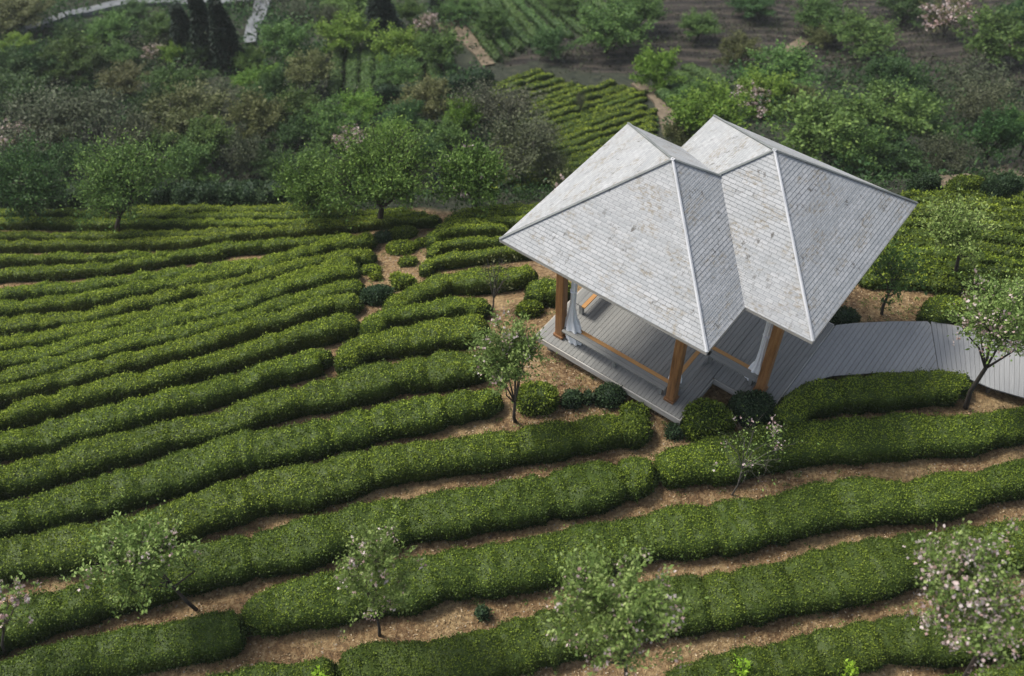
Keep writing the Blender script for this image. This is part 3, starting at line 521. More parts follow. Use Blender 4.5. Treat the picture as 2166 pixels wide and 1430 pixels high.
# ------------------------------------------------------------ pavilion
PX0, PEX, PEY = np.array([-.247, 17.193]), np.array([.7713, -.6364]), np.array([.6364, .7713])
A_, B_, ZE, HA, DX, DY, PI_, D1, D2 = 6.0, 5.7745, 4.0136, 2.1306, 1.7405, 1.7265, 1.1566, .6229, .7354
pav = empty('pavilion', (*PX0, 0), 'open timber pavilion with two joined white pyramid roofs on a grey plank deck', 'pavilion')
pav.rotation_euler.z = math.atan2(PEX[1], PEX[0])
def roof(ox, oy, other, lift=0.0):
    """pyramid over [ox,ox+A]x[oy,oy+B]; shell with real thickness; faces get uv (along eave, up slope)"""
    z0, z1 = ZE + lift, ZE + HA + lift; th = .09
    c = [(ox, oy), (ox + A_, oy), (ox + A_, oy + B_), (ox, oy + B_)]; ap = np.array([ox + A_ / 2, oy + B_ / 2, z1])
    V = []; F = []; UV = []; mi = []
    def add(P, uvs, m_):
        b = len(V); V.extend(P); F.append([b + i for i in range(len(P))]); UV.extend(uvs); mi.append(m_)
    for i in range(4):
        a = np.array([*c[i], z0]); b_ = np.array([*c[(i + 1) % 4], z0]); L = np.linalg.norm(b_ - a); e = (b_ - a) / L
        up = (ap - (a + b_) / 2); S = np.linalg.norm(up); o_ = 13.7 * i + ox * 3
        # the slope split into courses, each a slightly lapped board row
        NC = 36
        for j in range(NC):
            f0, f1 = j / NC, (j + 1) / NC; lap = .007
            nrm = np.cross(e, up / S); nrm = nrm if nrm[2] > 0 else -nrm
            def pt(f, s): q = a + (ap - a) * f if s == 0 else b_ + (ap - b_) * f; return q
            p0, p1, p2, p3 = pt(f0, 0) + nrm * lap, pt(f0, 1) + nrm * lap, pt(f1, 1), pt(f1, 0)
            uvf = lambda p: ((p - a) @ e + o_, (p - a) @ up / S + o_)
            add([p0, p1, p2, p3], [uvf(p) for p in (p0, p1, p2, p3)], 0)
            q0, q1 = pt(f0, 0), pt(f0, 1)
            add([q0, q1, p1, p0], [uvf(p) for p in (q0, q1, p1, p0)], 0)
        d = np.array([0, 0, -th])
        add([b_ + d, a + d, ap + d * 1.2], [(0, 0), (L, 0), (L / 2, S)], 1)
        add([a + d, b_ + d, b_, a], [(0, 0), (L, 0), (L, th), (0, th)], 2)
    quads = [f for f in F if len(f) == 4]; tris = [f for f in F if len(f) == 3]
    # keep loop/uv order: build manually grouped
    uvq, uvt, mq, mt_ = [], [], [], []; k = 0
    for f, m_ in zip(F, mi):
        (uvq if len(f) == 4 else uvt).extend(UV[k:k + len(f)]); (mq if len(f) == 4 else mt_).append(m_); k += len(f)
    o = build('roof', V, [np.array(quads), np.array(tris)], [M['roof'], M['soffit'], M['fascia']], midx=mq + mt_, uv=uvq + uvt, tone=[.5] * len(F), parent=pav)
    # hip boards
    for i, (x, y) in enumerate(c):
        if other is not None and other[0] < x < other[0] + A_ and other[1] < y < other[1] + B_:
            continue_len = True
        else: continue_len = False
        q = np.array([x, y, z0 + .02]); e_ = ap + np.array([0, 0, .03])
        if continue_len:      # stop where the neighbour's roof surface rises above this hip
            best = e_
            for s in np.linspace(0, 1, 200):
                p = e_ + (q - e_) * s
                fx = min(p[0] - other[0], other[0] + A_ - p[0]) / (A_ / 2); fy = min(p[1] - other[1], other[1] + B_ - p[1]) / (B_ / 2)
                if fx > 0 and fy > 0 and ZE + HA * min(fx, fy) > p[2]: break
                best = p
            q = best
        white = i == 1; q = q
        for sgn in (-1, 1):
            mb = MB(); dirn = e_ - q; dirn = dirn / np.linalg.norm(dirn); side = unit(np.cross(dirn, [0, 0, 1])) * sgn * .018
            mb.bar(q + side + [0, 0, .01], e_ + side * .6 + [0, 0, .01], .038, .014, up=np.cross(np.cross(dirn, [0, 0, 1]), dirn) + unit(np.cross(dirn, [0, 0, 1])) * sgn * .33)
            mb.done('hip_board', M['cap_white'] if white else M['cap_shade'], o)
    return o
roof(0, 0, (DX, DY)); roof(DX, DY, (0, 0), .004)
mb = MB()
for ox, oy in ((0, 0), (DX, DY)):
    apx = (ox + A_ / 2, oy + B_ / 2, ZE + HA + .03); mb = MB(); mb.bar((apx[0], apx[1], apx[2] - .05), (apx[0], apx[1], apx[2] + .01), .09, .09, up=(1, 0, 0)); mb.done('ridge_cap', M['cap_white'], pav)
# deck: planks along local y, L-shaped union
def yint(x):
    r = []
    if D1 <= x <= A_ - D1: r.append((D2, B_ - D2))
    if DX + D1 <= x <= DX + A_ - D1: r.append((DY + D2, DY + B_ - D2 - .6))
    if not r: return None
    return min(a for a, _ in r), max(b for _, b in r)
mb = MB(); x = D1; pw = .125; edges_x = sorted([D1, A_ - D1, DX + D1, DX + A_ - D1])
while x < DX + A_ - D1 - .01:
    nx_ = min(x + pw, DX + A_ - D1)
    for e in edges_x:
        if x + .01 < e < nx_ - .001: nx_ = e
    yi = yint((x + nx_) / 2)
    if yi:
        cuts = [yi[0]] + sorted(yi[0] + (yi[1] - yi[0]) * (.2 + .6 * random.random()) for _ in range(1)) + [yi[1]]
        for c0, c1 in zip(cuts[:-1], cuts[1:]):
            mb.box(x + .0045, c0 + .002, -.04, nx_ - .0045, c1 - .002, random.uniform(-.002, .0), along='y')
    x = nx_
mb.done('deck', M['plank'], pav)
mb = MB()
def skirt(a, b_, dep=.20):
    a = np.array([*a, 0.]); b_ = np.array([*b_, 0.]); mb.bar(a + [0, 0, -.015 - dep / 2], b_ + [0, 0, -.015 - dep / 2], .035, dep, tone=random.random())
o_ = .021
skirt((D1, D2 - o_), (A_ - D1, D2 - o_)); skirt((A_ - D1 + o_, D2 - .035), (A_ - D1 + o_, DY + D2 - o_ - .02)); skirt((A_ - D1 + .04, DY + D2 - o_), (DX + A_ - D1, DY + D2 - o_))
skirt((DX + A_ - D1 + o_, DY + D2 - .035), (DX + A_ - D1 + o_, DY + B_ - D2 - .6)); skirt((D1 - o_, D2 - .035), (D1 - o_, B_ - D2)); skirt((DX + D1, DY + B_ - D2 - .6 + o_), (DX + A_ - D1, DY + B_ - D2 - .6 + o_)); skirt((D1, B_ - D2 + o_), (DX + D1 - .02, B_ - D2 + o_))
mb.done('deck_edge', M['fascia'], pav)
def loc2w(x, y): return PX0 + PEX * x + PEY * y
for sx, sy in ((D1 + .3, D2 + .3), (A_ - D1 - .25, D2 + .25), (3, D2 + .3), (D1 + .3, B_ - D2 - .3), (3, B_ - D2 - .3), (DX + A_ - D1 - .3, DY + D2 + .3), (DX + A_ - D1 - .3, DY + B_ - D2 - .9), (DX + 3, DY + B_ - D2 - .9), (DX + D1 + .2, DY + B_ - D2 - .9)):
    g = gz(*loc2w(sx, sy)) - .1; mb = MB(); mb.bar((sx, sy, g), (sx, sy, -.042), .16, .16, up=(1, 0, 0)); mb.done('stilt', M['soffit'], pav)
# posts: slightly splayed timber, with a foot block
posts = [(PI_, PI_), (A_ - PI_, PI_), (DX + A_ - PI_, DY + PI_), (PI_, B_ - PI_), (DX + A_ - PI_, DY + B_ - PI_), (DX + PI_, DY + B_ - PI_)]
def roofz(x, y):
    z = 0
    for ox, oy in ((0, 0), (DX, DY)):
        fx = min(x - ox, ox + A_ - x) / (A_ / 2); fy = min(y - oy, oy + B_ - y) / (B_ / 2)
        if fx > 0 and fy > 0: z = max(z, ZE + HA * min(fx, fy))
    return z - .12
for x, y in posts:
    mb = MB(); zt = roofz(x, y)
    mb.bar((x, y, .002), (x, y, zt), .245, .245, up=(1, 0, 0), tone=.6)
    p = mb.done('post', M['orange'], pav, bevel=.02)
    mb = MB(); mb.bar((x, y, .002), (x, y, .10), .31, .31, up=(1, 0, 0), tone=.3); mb.done('post_foot', M['orange'], p, bevel=.01)
# beams under the eaves
zb = ZE + HA * PI_ / (A_ / 2) - .33
mb = MB()
for a, b_ in ((0, 1), (0, 3), (2, 4), (4, 5)):
    mb.bar((*posts[a], zb), (*posts[b_], zb), .14, .24)
mb.bar((*posts[1], zb), (A_ - PI_, DY + PI_, zb), .14, .24); mb.bar((A_ - PI_, DY + PI_, zb), (*posts[2], zb), .14, .24)
q_ = (DX + PI_, B_ - PI_); mb.bar((*posts[3], zb), (*q_, zb), .14, .24); mb.bar((*q_, zb), (*posts[5], zb), .14, .24)
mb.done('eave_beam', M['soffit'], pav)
# benches
def bench(a, b_, legs):
    a = np.array(a, float); b_ = np.array(b_, float); d = unit(b_ - a); nrm = np.array([-d[1], d[0]]); root = MB()
    for k_ in range(2):
        off = (k_ - 1) * .125; root.bar((*(a + nrm * off), .44), (*(b_ + nrm * off), .44), .118, .045)
    o = root.done('bench', M['plank'], pav); wb = MB(); wb.bar((*(a + nrm * .125), .442), (*(b_ + nrm * .125), .442), .118, .045, tone=2.2); wb.done('seat_board', M['bench'], o)
    for t in legs:
        q = a + (b_ - a) * t; mb = MB(); mb.bar((*q, .002), (*q, .415), .12, .10, up=(*d, 0)); mb.done('leg', M['plank'], o)
    return o
bench((PI_ + .16, PI_), (A_ - PI_ - .16, PI_), (.06, .5, .95))
bench((A_ - PI_, PI_ + .16), (A_ - PI_, DY + PI_ - .02), (.1, .9))
bench((A_ - PI_ + .1, DY + PI_), (DX + A_ - PI_ - .16, DY + PI_), (.05, .9))
bench((PI_, B_ - PI_ - .16), (PI_, PI_ + .9), (.06, .5, .95))
# curtains tied back beside the posts
def curtain(x, y, ztop, dx, dy, lab, flare=.22):
    """gathered cloth hanging from (x,y,ztop); tied, flares on the deck towards (dx,dy)"""
    n, m_ = 30, 36; V = []
    for i in range(n):
        t = i / (n - 1); z = ztop * (1 - t) + .015
        if t < .35: r = .13 - .16 * t
        elif t < .62: r = .074
        else: r = .074 + (flare - .074) * sst(np.array((t - .62) / .30)) * (1 - .35 * max(0, (t - .92) / .08))
        cx = x + dx * (.22 * sst(np.array((t - .8) / .2)) + .03 * math.sin(t * 5)); cy = y + dy * (.22 * sst(np.array((t - .8) / .2)))
        for j in range(m_):
            a = 2 * math.pi * j / m_; rr = r * (1 + .22 * math.sin(a * 7 + t * 2)); V.append((cx + rr * math.cos(a) * (1 + .4 * (t > .8)), cy + rr * math.sin(a) * .8, z))
    I = np.arange(n * m_).reshape(n, m_); I2 = np.roll(I, -1, 1)
    Fq = np.stack([I[:-1], I2[:-1], I2[1:], I[1:]], -1).reshape(-1, 4)
    V = np.array(V); Wp = PX0[None] + V[:, :1] * PEX + V[:, 1:2] * PEY; base = loc2w(x, y)
    o = build('curtain', np.c_[Wp - base, V[:, 2]], Fq, M['cloth'], smooth=True); o.location = (*base, 0)
    ct = MB(); zc = ztop * (1 - .5) ; ct.bar((0, 0, zc - .03), (0, 0, zc + .03), .19, .19, up=(1, 0, 0)); t_ = ct.done('tieback', M['cloth'], o, bevel=.03)
    return tag(o, lab, 'curtain', 'white curtains beside the posts')
curtain(PI_ + .30, PI_ + .12, 3.9, .8, -.4, 'white curtain gathered beside the left post, its hem spread on the deck', .19)
curtain(A_ - PI_ - .10, PI_ + .27, 3.9, -.2, .2, 'white curtain mostly hidden behind the front middle post', .12)
curtain(DX + A_ - PI_ - .28, DY + PI_ + .12, 3.9, -.5, .1, 'white curtain hanging just left of the right post', .13)

# ------------------------------------------------------------ boardwalk
def flat(px, py, z=0.0):
    d = rays(px, py); return CPOS + d * ((z - CPOS[2]) / d[:, 2])[:, None]
mb = MB()
def walk_section(top, bot, n, zz=-.03):
    top = flat([p[0] for p in top], [p[1] for p in top], zz); bot = flat([p[0] for p in bot], [p[1] for p in bot], zz)
    def par(P, k):
        d = np.r_[0, np.cumsum(np.linalg.norm(np.diff(P, axis=0), axis=1))]; s = np.linspace(0, d[-1], k); return np.stack([np.interp(s, d, P[:, i]) for i in range(3)], 1)
    T, B = par(top, n + 1), par(bot, n + 1)
    for i in range(n):
        g = .035
        a, b_ = B[i] * (1 - g) + B[i + 1] * g, B[i] * g + B[i + 1] * (1 - g); c, d = T[i] * g + T[i + 1] * (1 - g), T[i] * (1 - g) + T[i + 1] * g
        j = random.uniform(-.03, .03); k_ = (c - b_) / np.linalg.norm(c - b_) * j; b_ = b_ + k_ * 0; dz = np.array([0, 0, -.04]); up = np.array([0, 0, random.uniform(-.003, .002)])
        mb.hexa([b_ + dz, c + dz, d + dz, a + dz, b_ + up, c + up, d + up, a + up])
WA = loc2w(DX + A_ - D1 + .045, DY + D2 + .62)
# first section: planks parallel to the deck's; drawn between two kerb lines
def walk_straight(poly, zz=-.03):
    P = flat([p[0] for p in poly], [p[1] for p in poly], zz)[:, :2] - PX0; Q = np.c_[P @ PEX, P @ PEY]; n = len(Q)
    def span(x):
        ys_ = []
        for i in range(n):
            a, b_ = Q[i], Q[(i + 1) % n]
            if (a[0] - x) * (b_[0] - x) < 0: ys_.append(a[1] + (b_[1] - a[1]) * (x - a[0]) / (b_[0] - a[0]))
        return (min(ys_), max(ys_)) if len(ys_) >= 2 else None
    x = max(Q[:, 0].min(), DX + A_ - D1 + .045) + .002
    while x < Q[:, 0].max() - .01:
        x1 = min(x + .125, Q[:, 0].max() - .002); a, b_ = span(x + .004), span(x1 - .004)
        if a and b_:
            u = zz + random.uniform(-.003, .002); c = [loc2w(x + .004, a[0]), loc2w(x + .004, a[1]), loc2w(x1 - .004, b_[1]), loc2w(x1 - .004, b_[0])]
            mb.hexa([np.array([*q, zz - .04]) for q in c][::-1] if False else [np.array([*c[3], zz - .04]), np.array([*c[2], zz - .04]), np.array([*c[1], zz - .04]), np.array([*c[0], zz - .04]), np.array([*c[3], u]), np.array([*c[2], u]), np.array([*c[1], u]), np.array([*c[0], u])])
        x = x1
walk_straight([(1640, 850), (1700, 812), (1760, 795), (1860, 788), (1985, 786), (1968, 680), (1881, 680), (1800, 684), (1745, 690)])
walk_section([(1969, 680), (2039, 692), (2122, 708), (2250, 735), (2450, 790), (2700, 880)], [(1986, 786), (2040, 797), (2100, 822), (2250, 865), (2420, 930), (2640, 1030)], 62)
bw = mb.done('boardwalk', M['walk']); tag(bw, 'grey plank boardwalk leading right from the deck', 'boardwalk', kind='structure')
mb = MB()
for pts in ([(1735, 797), (1860, 788), (1985, 786), (2040, 797), (2100, 822), (2250, 865), (2420, 930), (2640, 1030)], [(1800, 684), (1881, 680), (1968, 680), (2039, 692), (2122, 708), (2250, 735), (2450, 790), (2700, 880)]):
    P = flat([p[0] for p in pts], [p[1] for p in pts], -.13)
    for a, b_ in zip(P[:-1], P[1:]): 
        ins = np.array([0, .06 if pts[0][1] > 700 else -.06, 0]); mb.bar(a + ins, b_ + ins, .06, .11)
    for p in P:
        g = gz(p[0], p[1]) - .1; ins = np.array([0, .12 if pts[0][1] > 700 else -.12, 0]); mb.bar(p * [1, 1, 0] + ins + [0, 0, g], p * [1, 1, 0] + ins + [0, 0, -.19], .1, .1, up=(1, 0, 0))
sk = mb.done('boardwalk_frame', M['soffit'], bw)

# ------------------------------------------------------------ roads and paths
def ribbon(name, px, wid, mat, lab, cat, lift=.05):
    P = at([p[0] for p in px], [p[1] for p in px]); A, s = resample(P[:, :2], .8); A = smooth_poly(A, 6)
    W_ = np.interp(s, np.linspace(0, s[-1], len(wid)), wid) * (1 + .12 * noise(s * .9, s * 0, seed=len(px)))
    T = unit(np.gradient(A, axis=0)); N = np.stack([-T[:, 1], T[:, 0]], 1); K = 7; V = []
    for k in range(K):
        f = (k / (K - 1) - .5); q = A + N * (W_ * f)[:, None]; z = ground(q[:, 0], q[:, 1]) + lift; V.append(np.c_[q, z])
    V = np.stack(V, 1); mz = V[:, :, 2].max(1, keepdims=True) * .6 + V[:, :, 2] * .4; V[:, :, 2] = mz
    n = len(A); I = np.arange(n * K).reshape(n, K); Fq = np.stack([I[:-1, :-1], I[1:, :-1], I[1:, 1:], I[:-1, 1:]], -1).reshape(-1, 4)
    Vb = V.copy(); Vb[:, :, 2] -= .5; VV = np.r_[V.reshape(-1, 3), Vb.reshape(-1, 3)]; o = n * K
    side = [np.stack([I[:-1, c], I[:-1, c] + o, I[1:, c] + o, I[1:, c]], -1) for c in (0, K - 1)]
    return tag(build(name, VV, [Fq] + side, mat, smooth=False), lab, cat, kind='structure')
ribbon('road', [(40, 74), (80, 58), (140, 38), (220, 20), (290, 4), (380, 6), (480, 8), (560, 2), (640, -10)], [.7, .8, 1.0, 1.7, 1.1, 1.1], M['concrete'], 'pale concrete lane crossing the wooded slope at the top left', 'road', .35)
ribbon('road', [(562, -8), (556, 20), (545, 45), (533, 66), (530, 88), (531, 98)], [1.5, 1.3, 1.2, 1.0, .9], M['concrete'], 'short grey concrete lane running downhill at the top left', 'road', .35)
ribbon('path', [(955, 48), (968, 68), (985, 80), (1005, 98), (1022, 118), (1034, 140)], [2.2, 3.2, 1.2, .9, 1.0], M['path'], 'narrow earth path beside the diagonal tea rows', 'path', .12)
ribbon('path', [(1640, 133), (1665, 112), (1700, 88)], [.9, 1.1, .9], M['path'], 'short pale earth path on the dark slope', 'path', .12)
ribbon('path', [(1985, 392), (2040, 397), (2085, 396), (2130, 372), (2180, 352), (2260, 330)], [.8, 1.0, 1.3, 1.5, 1.5], M['path'], 'earth path along the rim at the right edge', 'path', .06)
ribbon('path', [(1345, 180), (1372, 190), (1400, 215), (1418, 250), (1430, 290)], [.8, 1.0, 1.3, 1.5], M['path'], 'pale footpath beside the middle terrace', 'path', .12)

# ------------------------------------------------------------ distant tea rows
def far_row(pts, lab, grp, mat='tea_far', h=.5, wd=.62, dens=150, lsz=.13, young=.5, name='tea_hedge', i=0):
    P = at([p[0] for p in pts], [p[1] for p in pts], h * .8)[:, :2]
    o = hedge_mesh(smooth_poly(P, 1), np.full(len(P), wd), h, M[mat], dens=dens, lsz=lsz, young=young, step=.45, seed=500 + i, name=name, bump=1.6)
    return tag(o, lab, 'tea hedge', grp)
LB = [(960, 20), (1000, 95), (1060, 128), (1110, 118), (1150, 92), (1210, 72), (1290, 60), (1360, 30), (1420, -20)]
ORD = ['first', 'second', 'third', 'fourth', 'fifth', 'sixth', 'seventh', 'eighth', 'ninth', 'tenth', 'eleventh', 'twelfth', 'thirteenth', 'fourteenth', 'fifteenth', 'sixteenth', 'seventeenth', 'eighteenth', 'nineteenth', 'twentieth', 'twenty-first', 'twenty-second']
xt = [960, 988, 1014, 1040, 1066, 1094, 1124, 1155, 1188, 1222, 1258, 1298]
for i, x0 in enumerate(xt):
    sl = 1.42 - .075 * i; pts = []
    for s in np.linspace(-.12, 1, 9):
        L = 150 - 6 * i; X = x0 + s * L / 1.15; Y = -2 + s * L * sl / 1.15 * (1 - .12 * s)
        lim = np.interp(X, [p[0] for p in LB], [p[1] for p in LB])
        if Y > lim: break
        pts.append((X, Y))
    if len(pts) > 3: far_row(pts, ORD[i] + ' diagonal tea row from the left in the upper terrace', 'diagonal tea rows of the upper terrace', young=.9, i=i, wd=.68)
k = 0
for i in range(17):
    yb = 146 + i * 14.5; pts = []
    for X in np.arange(1036, 1412, 22):
        Y = yb + 34 - .30 * (X - 1036) - .00018 * (X - 1200) ** 2 + 2.5 * math.sin(X * .02 + i)
        topl = np.interp(X, [1030, 1060, 1110, 1160, 1200, 1240, 1290, 1340, 1375, 1395, 1410], [148, 128, 126, 146, 163, 172, 166, 172, 195, 235, 300])
        if Y > topl and Y < 470: pts.append((X, Y))
    if len(pts) > 2:
        far_row(pts, ORD[k] + ' tea row from the top of the bright middle terrace behind the roof', 'tea rows of the middle terrace', young=1.0, i=40 + i, mat='tea', lsz=.10, dens=200, wd=.58, h=.38); k += 1
for i, pts in enumerate([[(1398, 190), (1425, 205), (1452, 230), (1468, 255)], [(1408, 168), (1440, 182), (1470, 205), (1490, 235)], [(1425, 148), (1460, 162), (1495, 184), (1515, 205)], [(1450, 134), (1480, 146), (1515, 165), (1540, 185)]]):
    far_row(pts, ORD[i] + ' from below of the four short tea rows beside the round bright tree', 'short tea rows beside the round tree', young=.9, i=70 + i, h=.6, wd=.9)
for i, (xa, xb) in enumerate([(716, 706), (748, 742), (777, 774), (806, 805), (840, 842), (872, 884), (902, 930), (935, 965)]):
    far_row([(xa, 88), ((xa + xb) / 2, 135), (xb, 192)], ORD[i] + ' from the left of the downhill tea rows half hidden by trees', 'downhill tea rows among the trees', mat='tea_far', young=.5, i=80 + i, wd=.85, h=.6)
for i, y0 in enumerate([386, 402, 418]):
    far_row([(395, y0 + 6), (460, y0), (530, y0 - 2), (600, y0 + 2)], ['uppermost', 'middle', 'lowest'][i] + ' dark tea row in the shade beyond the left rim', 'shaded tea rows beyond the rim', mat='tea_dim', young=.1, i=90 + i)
far_row([(760, 200), (830, 192), (880, 182), (940, 176), (1000, 168), (1035, 148)], 'long dark hedge below the downhill tea rows', 'boundary hedges', mat='tea_dim', young=.1, i=99, h=1.2, wd=1.2)

# ------------------------------------------------------------ trees
def tube(pts, rad, seg=6):
    pts = np.asarray(pts, float); n = len(pts); T = unit(np.gradient(pts, axis=0)); ref = np.array([.3, .2, 1.]) ; A = unit(np.cross(T, np.where(np.abs(T[:, 2:3]) > .9, [[1., 0, 0]], [[0, 0, 1.]]))); B = np.cross(T, A)
    an = np.linspace(0, 2 * math.pi, seg, endpoint=False)
    V = (pts[:, None] + (A[:, None] * np.cos(an)[None, :, None] + B[:, None] * np.sin(an)[None, :, None]) * np.asarray(rad)[:, None, None]).reshape(-1, 3)
    I = np.arange(n * seg).reshape(n, seg); I2 = np.roll(I, -1, 1); return V, np.stack([I[:-1], I2[:-1], I2[1:], I[1:]], -1).reshape(-1, 4)
def make_tree(w, h, base, leaf, kind='round', seed=1, leaves=2600, lsz=.12, trunk_r=.09, blossoms=0, lean=(0, 0), limbs=7, bare=0.0, clusters=60, bark_m='bark', spread=.16, upright=.3, twigs=False, longf=1.0):
    """returns dict of mesh data: trunk, crown[, blossom]; crown from z=base to z=h, width w"""
    g = np.random.default_rng(seed); cz = (base + h) / 2; rz = (h - base) / 2; rx = w / 2
    Vt, Ft, off = [], [], 0
    def addt(P, R, seg=6):
        nonlocal off; v, f = tube(P, R, seg); Vt.append(v); Ft.append(f + off); off += len(v)
    twg = twigs; lean = np.array([lean[0], lean[1], 0.]); split = np.array([0, 0, max(base * .75, h * .16)]) + lean * .35 + g.normal(size=3) * [.03, .03, 0]
    p0 = np.array([0, 0, -.25]); mid = (p0 + split) / 2 + g.normal(size=3) * [.04, .04, 0]
    addt([p0, mid, split], [trunk_r * 1.25, trunk_r, trunk_r * .85], 8)
    tips = []; cc = np.array([0, 0, cz]) + lean
    for i in range(limbs):
        a = 2 * math.pi * (i + .35 * g.random()) / limbs; ph = g.uniform(.1, 1.15) if kind != 'conifer' else 0
        tgt = cc + np.array([math.cos(a) * math.cos(ph) * rx, math.sin(a) * math.cos(ph) * rx, math.sin(ph) * rz * .9 + (-.25 * rz if ph < .4 else 0)]) * g.uniform(.65, .95)
        m1 = split + (tgt - split) * .4 + np.array([0, 0, .12 * rz]) + g.normal(size=3) * .06 * w
        pl = np.array([split, m1, m1 * .5 + tgt * .5 + g.normal(size=3) * .03 * w, tgt]); addt(pl, np.array([.62, .42, .25, .07]) * trunk_r, 5); tips += [tgt, pl[2]]
        for _ in range(3):
            t = g.uniform(.35, .9); s = pl[1] * (1 - t) + tgt * t; e = s + unit(g.normal(size=3) + [0, 0, .4]) * w * g.uniform(.12, .25); addt([s, (s + e) / 2 + g.normal(size=3) * .02 * w, e], np.array([.22, .14, .04]) * trunk_r, 4); tips.append(e)
    # crown clusters
    if kind == 'conifer':
        tr = (np.concatenate(Vt), np.concatenate(Ft)); n = leaves; t = g.random(n) ** .75; a = g.random(n) * 2 * math.pi; tier = 1 - .28 * ((t * 9) % 1); r = rx * (1 - t ** 1.4) * tier * (.35 + .65 * g.random(n) ** .4) * (1 + .45 * noise(np.cos(a) * 1.5, np.sin(a) * 1.5, t * 8, seed=seed)) + .05
        P = np.stack([np.cos(a) * r, np.sin(a) * r, base * .5 + (h - base * .5) * t], 1); D = unit(np.stack([np.cos(a), np.sin(a), np.full(n, -.15)], 1) + g.normal(size=(n, 3)) * .3); tone = g.random(n)
        V, F = leaf_quads(P, D, lsz * (.6 + .9 * g.random(n)), .45); return dict(trunk=tr, crown=(V, F, tone))
    K = clusters; dirs = unit(g.normal(size=(K, 3))); dirs[:, 2] = np.where(dirs[:, 2] < -.35, -dirs[:, 2] * .6, dirs[:, 2])
    lob = 1 + .30 * noise(dirs[:, 0] * 1.7 + seed, dirs[:, 1] * 1.7, dirs[:, 2] * 1.7, seed=seed)
    rr = (g.random(K) ** .45) * lob * .86
    Cc = cc + dirs * rr[:, None] * [rx, rx, rz]
    tp_ = np.array(tips); Cc[:min(len(tp_), K // 2)] = tp_[g.permutation(len(tp_))[:min(len(tp_), K // 2)]]
    per = np.maximum(1, (g.random(K) * 1.2 + .4) * leaves / K).astype(int); ci = np.repeat(np.arange(K), per); n = len(ci)
    sdir = unit((Cc - cc) / [rx, rx, rz] + [0, 0, upright] + g.normal(size=(K, 3)) * .25)
    if twigs:
        for q_ in range(K):
            src = tp_[np.argmin(np.linalg.norm(tp_ - (Cc[q_] - sdir[q_] * .1 * w), axis=1))]; e1 = Cc[q_] + sdir[q_] * spread * w * longf * 1.3
            if np.linalg.norm(src - e1) > .02: addt([src, (src + e1) / 2 + g.normal(size=3) * .01 * w, e1], np.array([.16, .12, .05]) * trunk_r, 3)
    tr = (np.concatenate(Vt), np.concatenate(Ft))
    tt = g.normal(size=n) * spread * w * longf * (.55 + .6 * g.random(K))[ci]
    P = Cc[ci] + sdir[ci] * tt[:, None] + g.normal(size=(n, 3)) * spread * w * .42 * [1, 1, .7]
    P[:, 2] = np.maximum(P[:, 2], base * .6)
    D = unit(sdir[ci] * .6 + g.normal(size=(n, 3)) * .75 + [0, 0, .1])
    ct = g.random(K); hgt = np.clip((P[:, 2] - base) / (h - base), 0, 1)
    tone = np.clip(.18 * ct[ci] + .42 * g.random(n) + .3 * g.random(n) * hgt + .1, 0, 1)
    V, F = leaf_quads(P, D, lsz * (.55 + .9 * g.random(n)), .55)
    d = dict(trunk=tr, crown=(V, F, tone))
    if blossoms:
        bc = Cc[g.integers(0, K, max(6, blossoms // 9))] + g.normal(size=(max(6, blossoms // 9), 3)) * .03 * w; out = unit(bc - cc); bc = bc + out * w * .05
        bi = g.integers(0, len(bc), blossoms); Pb = bc[bi] + sdir[g.integers(0, K, blossoms)] * (g.normal(size=blossoms) * .03 * w)[:, None] + g.normal(size=(blossoms, 3)) * .028 * w
        Vb, Fb = leaf_quads(Pb, unit(g.normal(size=(blossoms, 3)) + [0, 0, .6]), lsz * (.6 + .6 * g.random(blossoms)), .95); d['blossom'] = (Vb, Fb, g.random(blossoms))
    return d
_n = [0]
def put_tree(d, loc, leaf, lab, cat='tree', group=None, name='tree', bark_m='bark', rz=0, scale=1.0):
    r = empty(name, loc, lab, cat, group, rz); r.scale = (scale,) * 3 if np.isscalar(scale) else scale
    if 'obs' not in d:
        d['obs'] = [build('trunk', d['trunk'][0], d['trunk'][1], M[bark_m], tone=np.full(len(d['trunk'][1]), .4), smooth=True, parent=r), build('crown', *d['crown'][:2], M[leaf], tone=d['crown'][2], parent=r)]
        if 'blossom' in d: d['obs'].append(build('blossom', *d['blossom'][:2], M['petal'], tone=d['blossom'][2], parent=r))
        d['leaf'] = leaf
    else:
        for o in d['obs']:
            c = o.copy(); c.parent = r; COL.objects.link(c)
            if o.name.startswith('crown') and leaf != d['leaf']:
                c.material_slots[0].link = 'OBJECT'; c.material_slots[0].material = M[leaf]
    return r
def px_size(P, px):  # metres for a photo-pixel length at point P
    return px * float((np.asarray(P) - CPOS) @ F_) / FPX
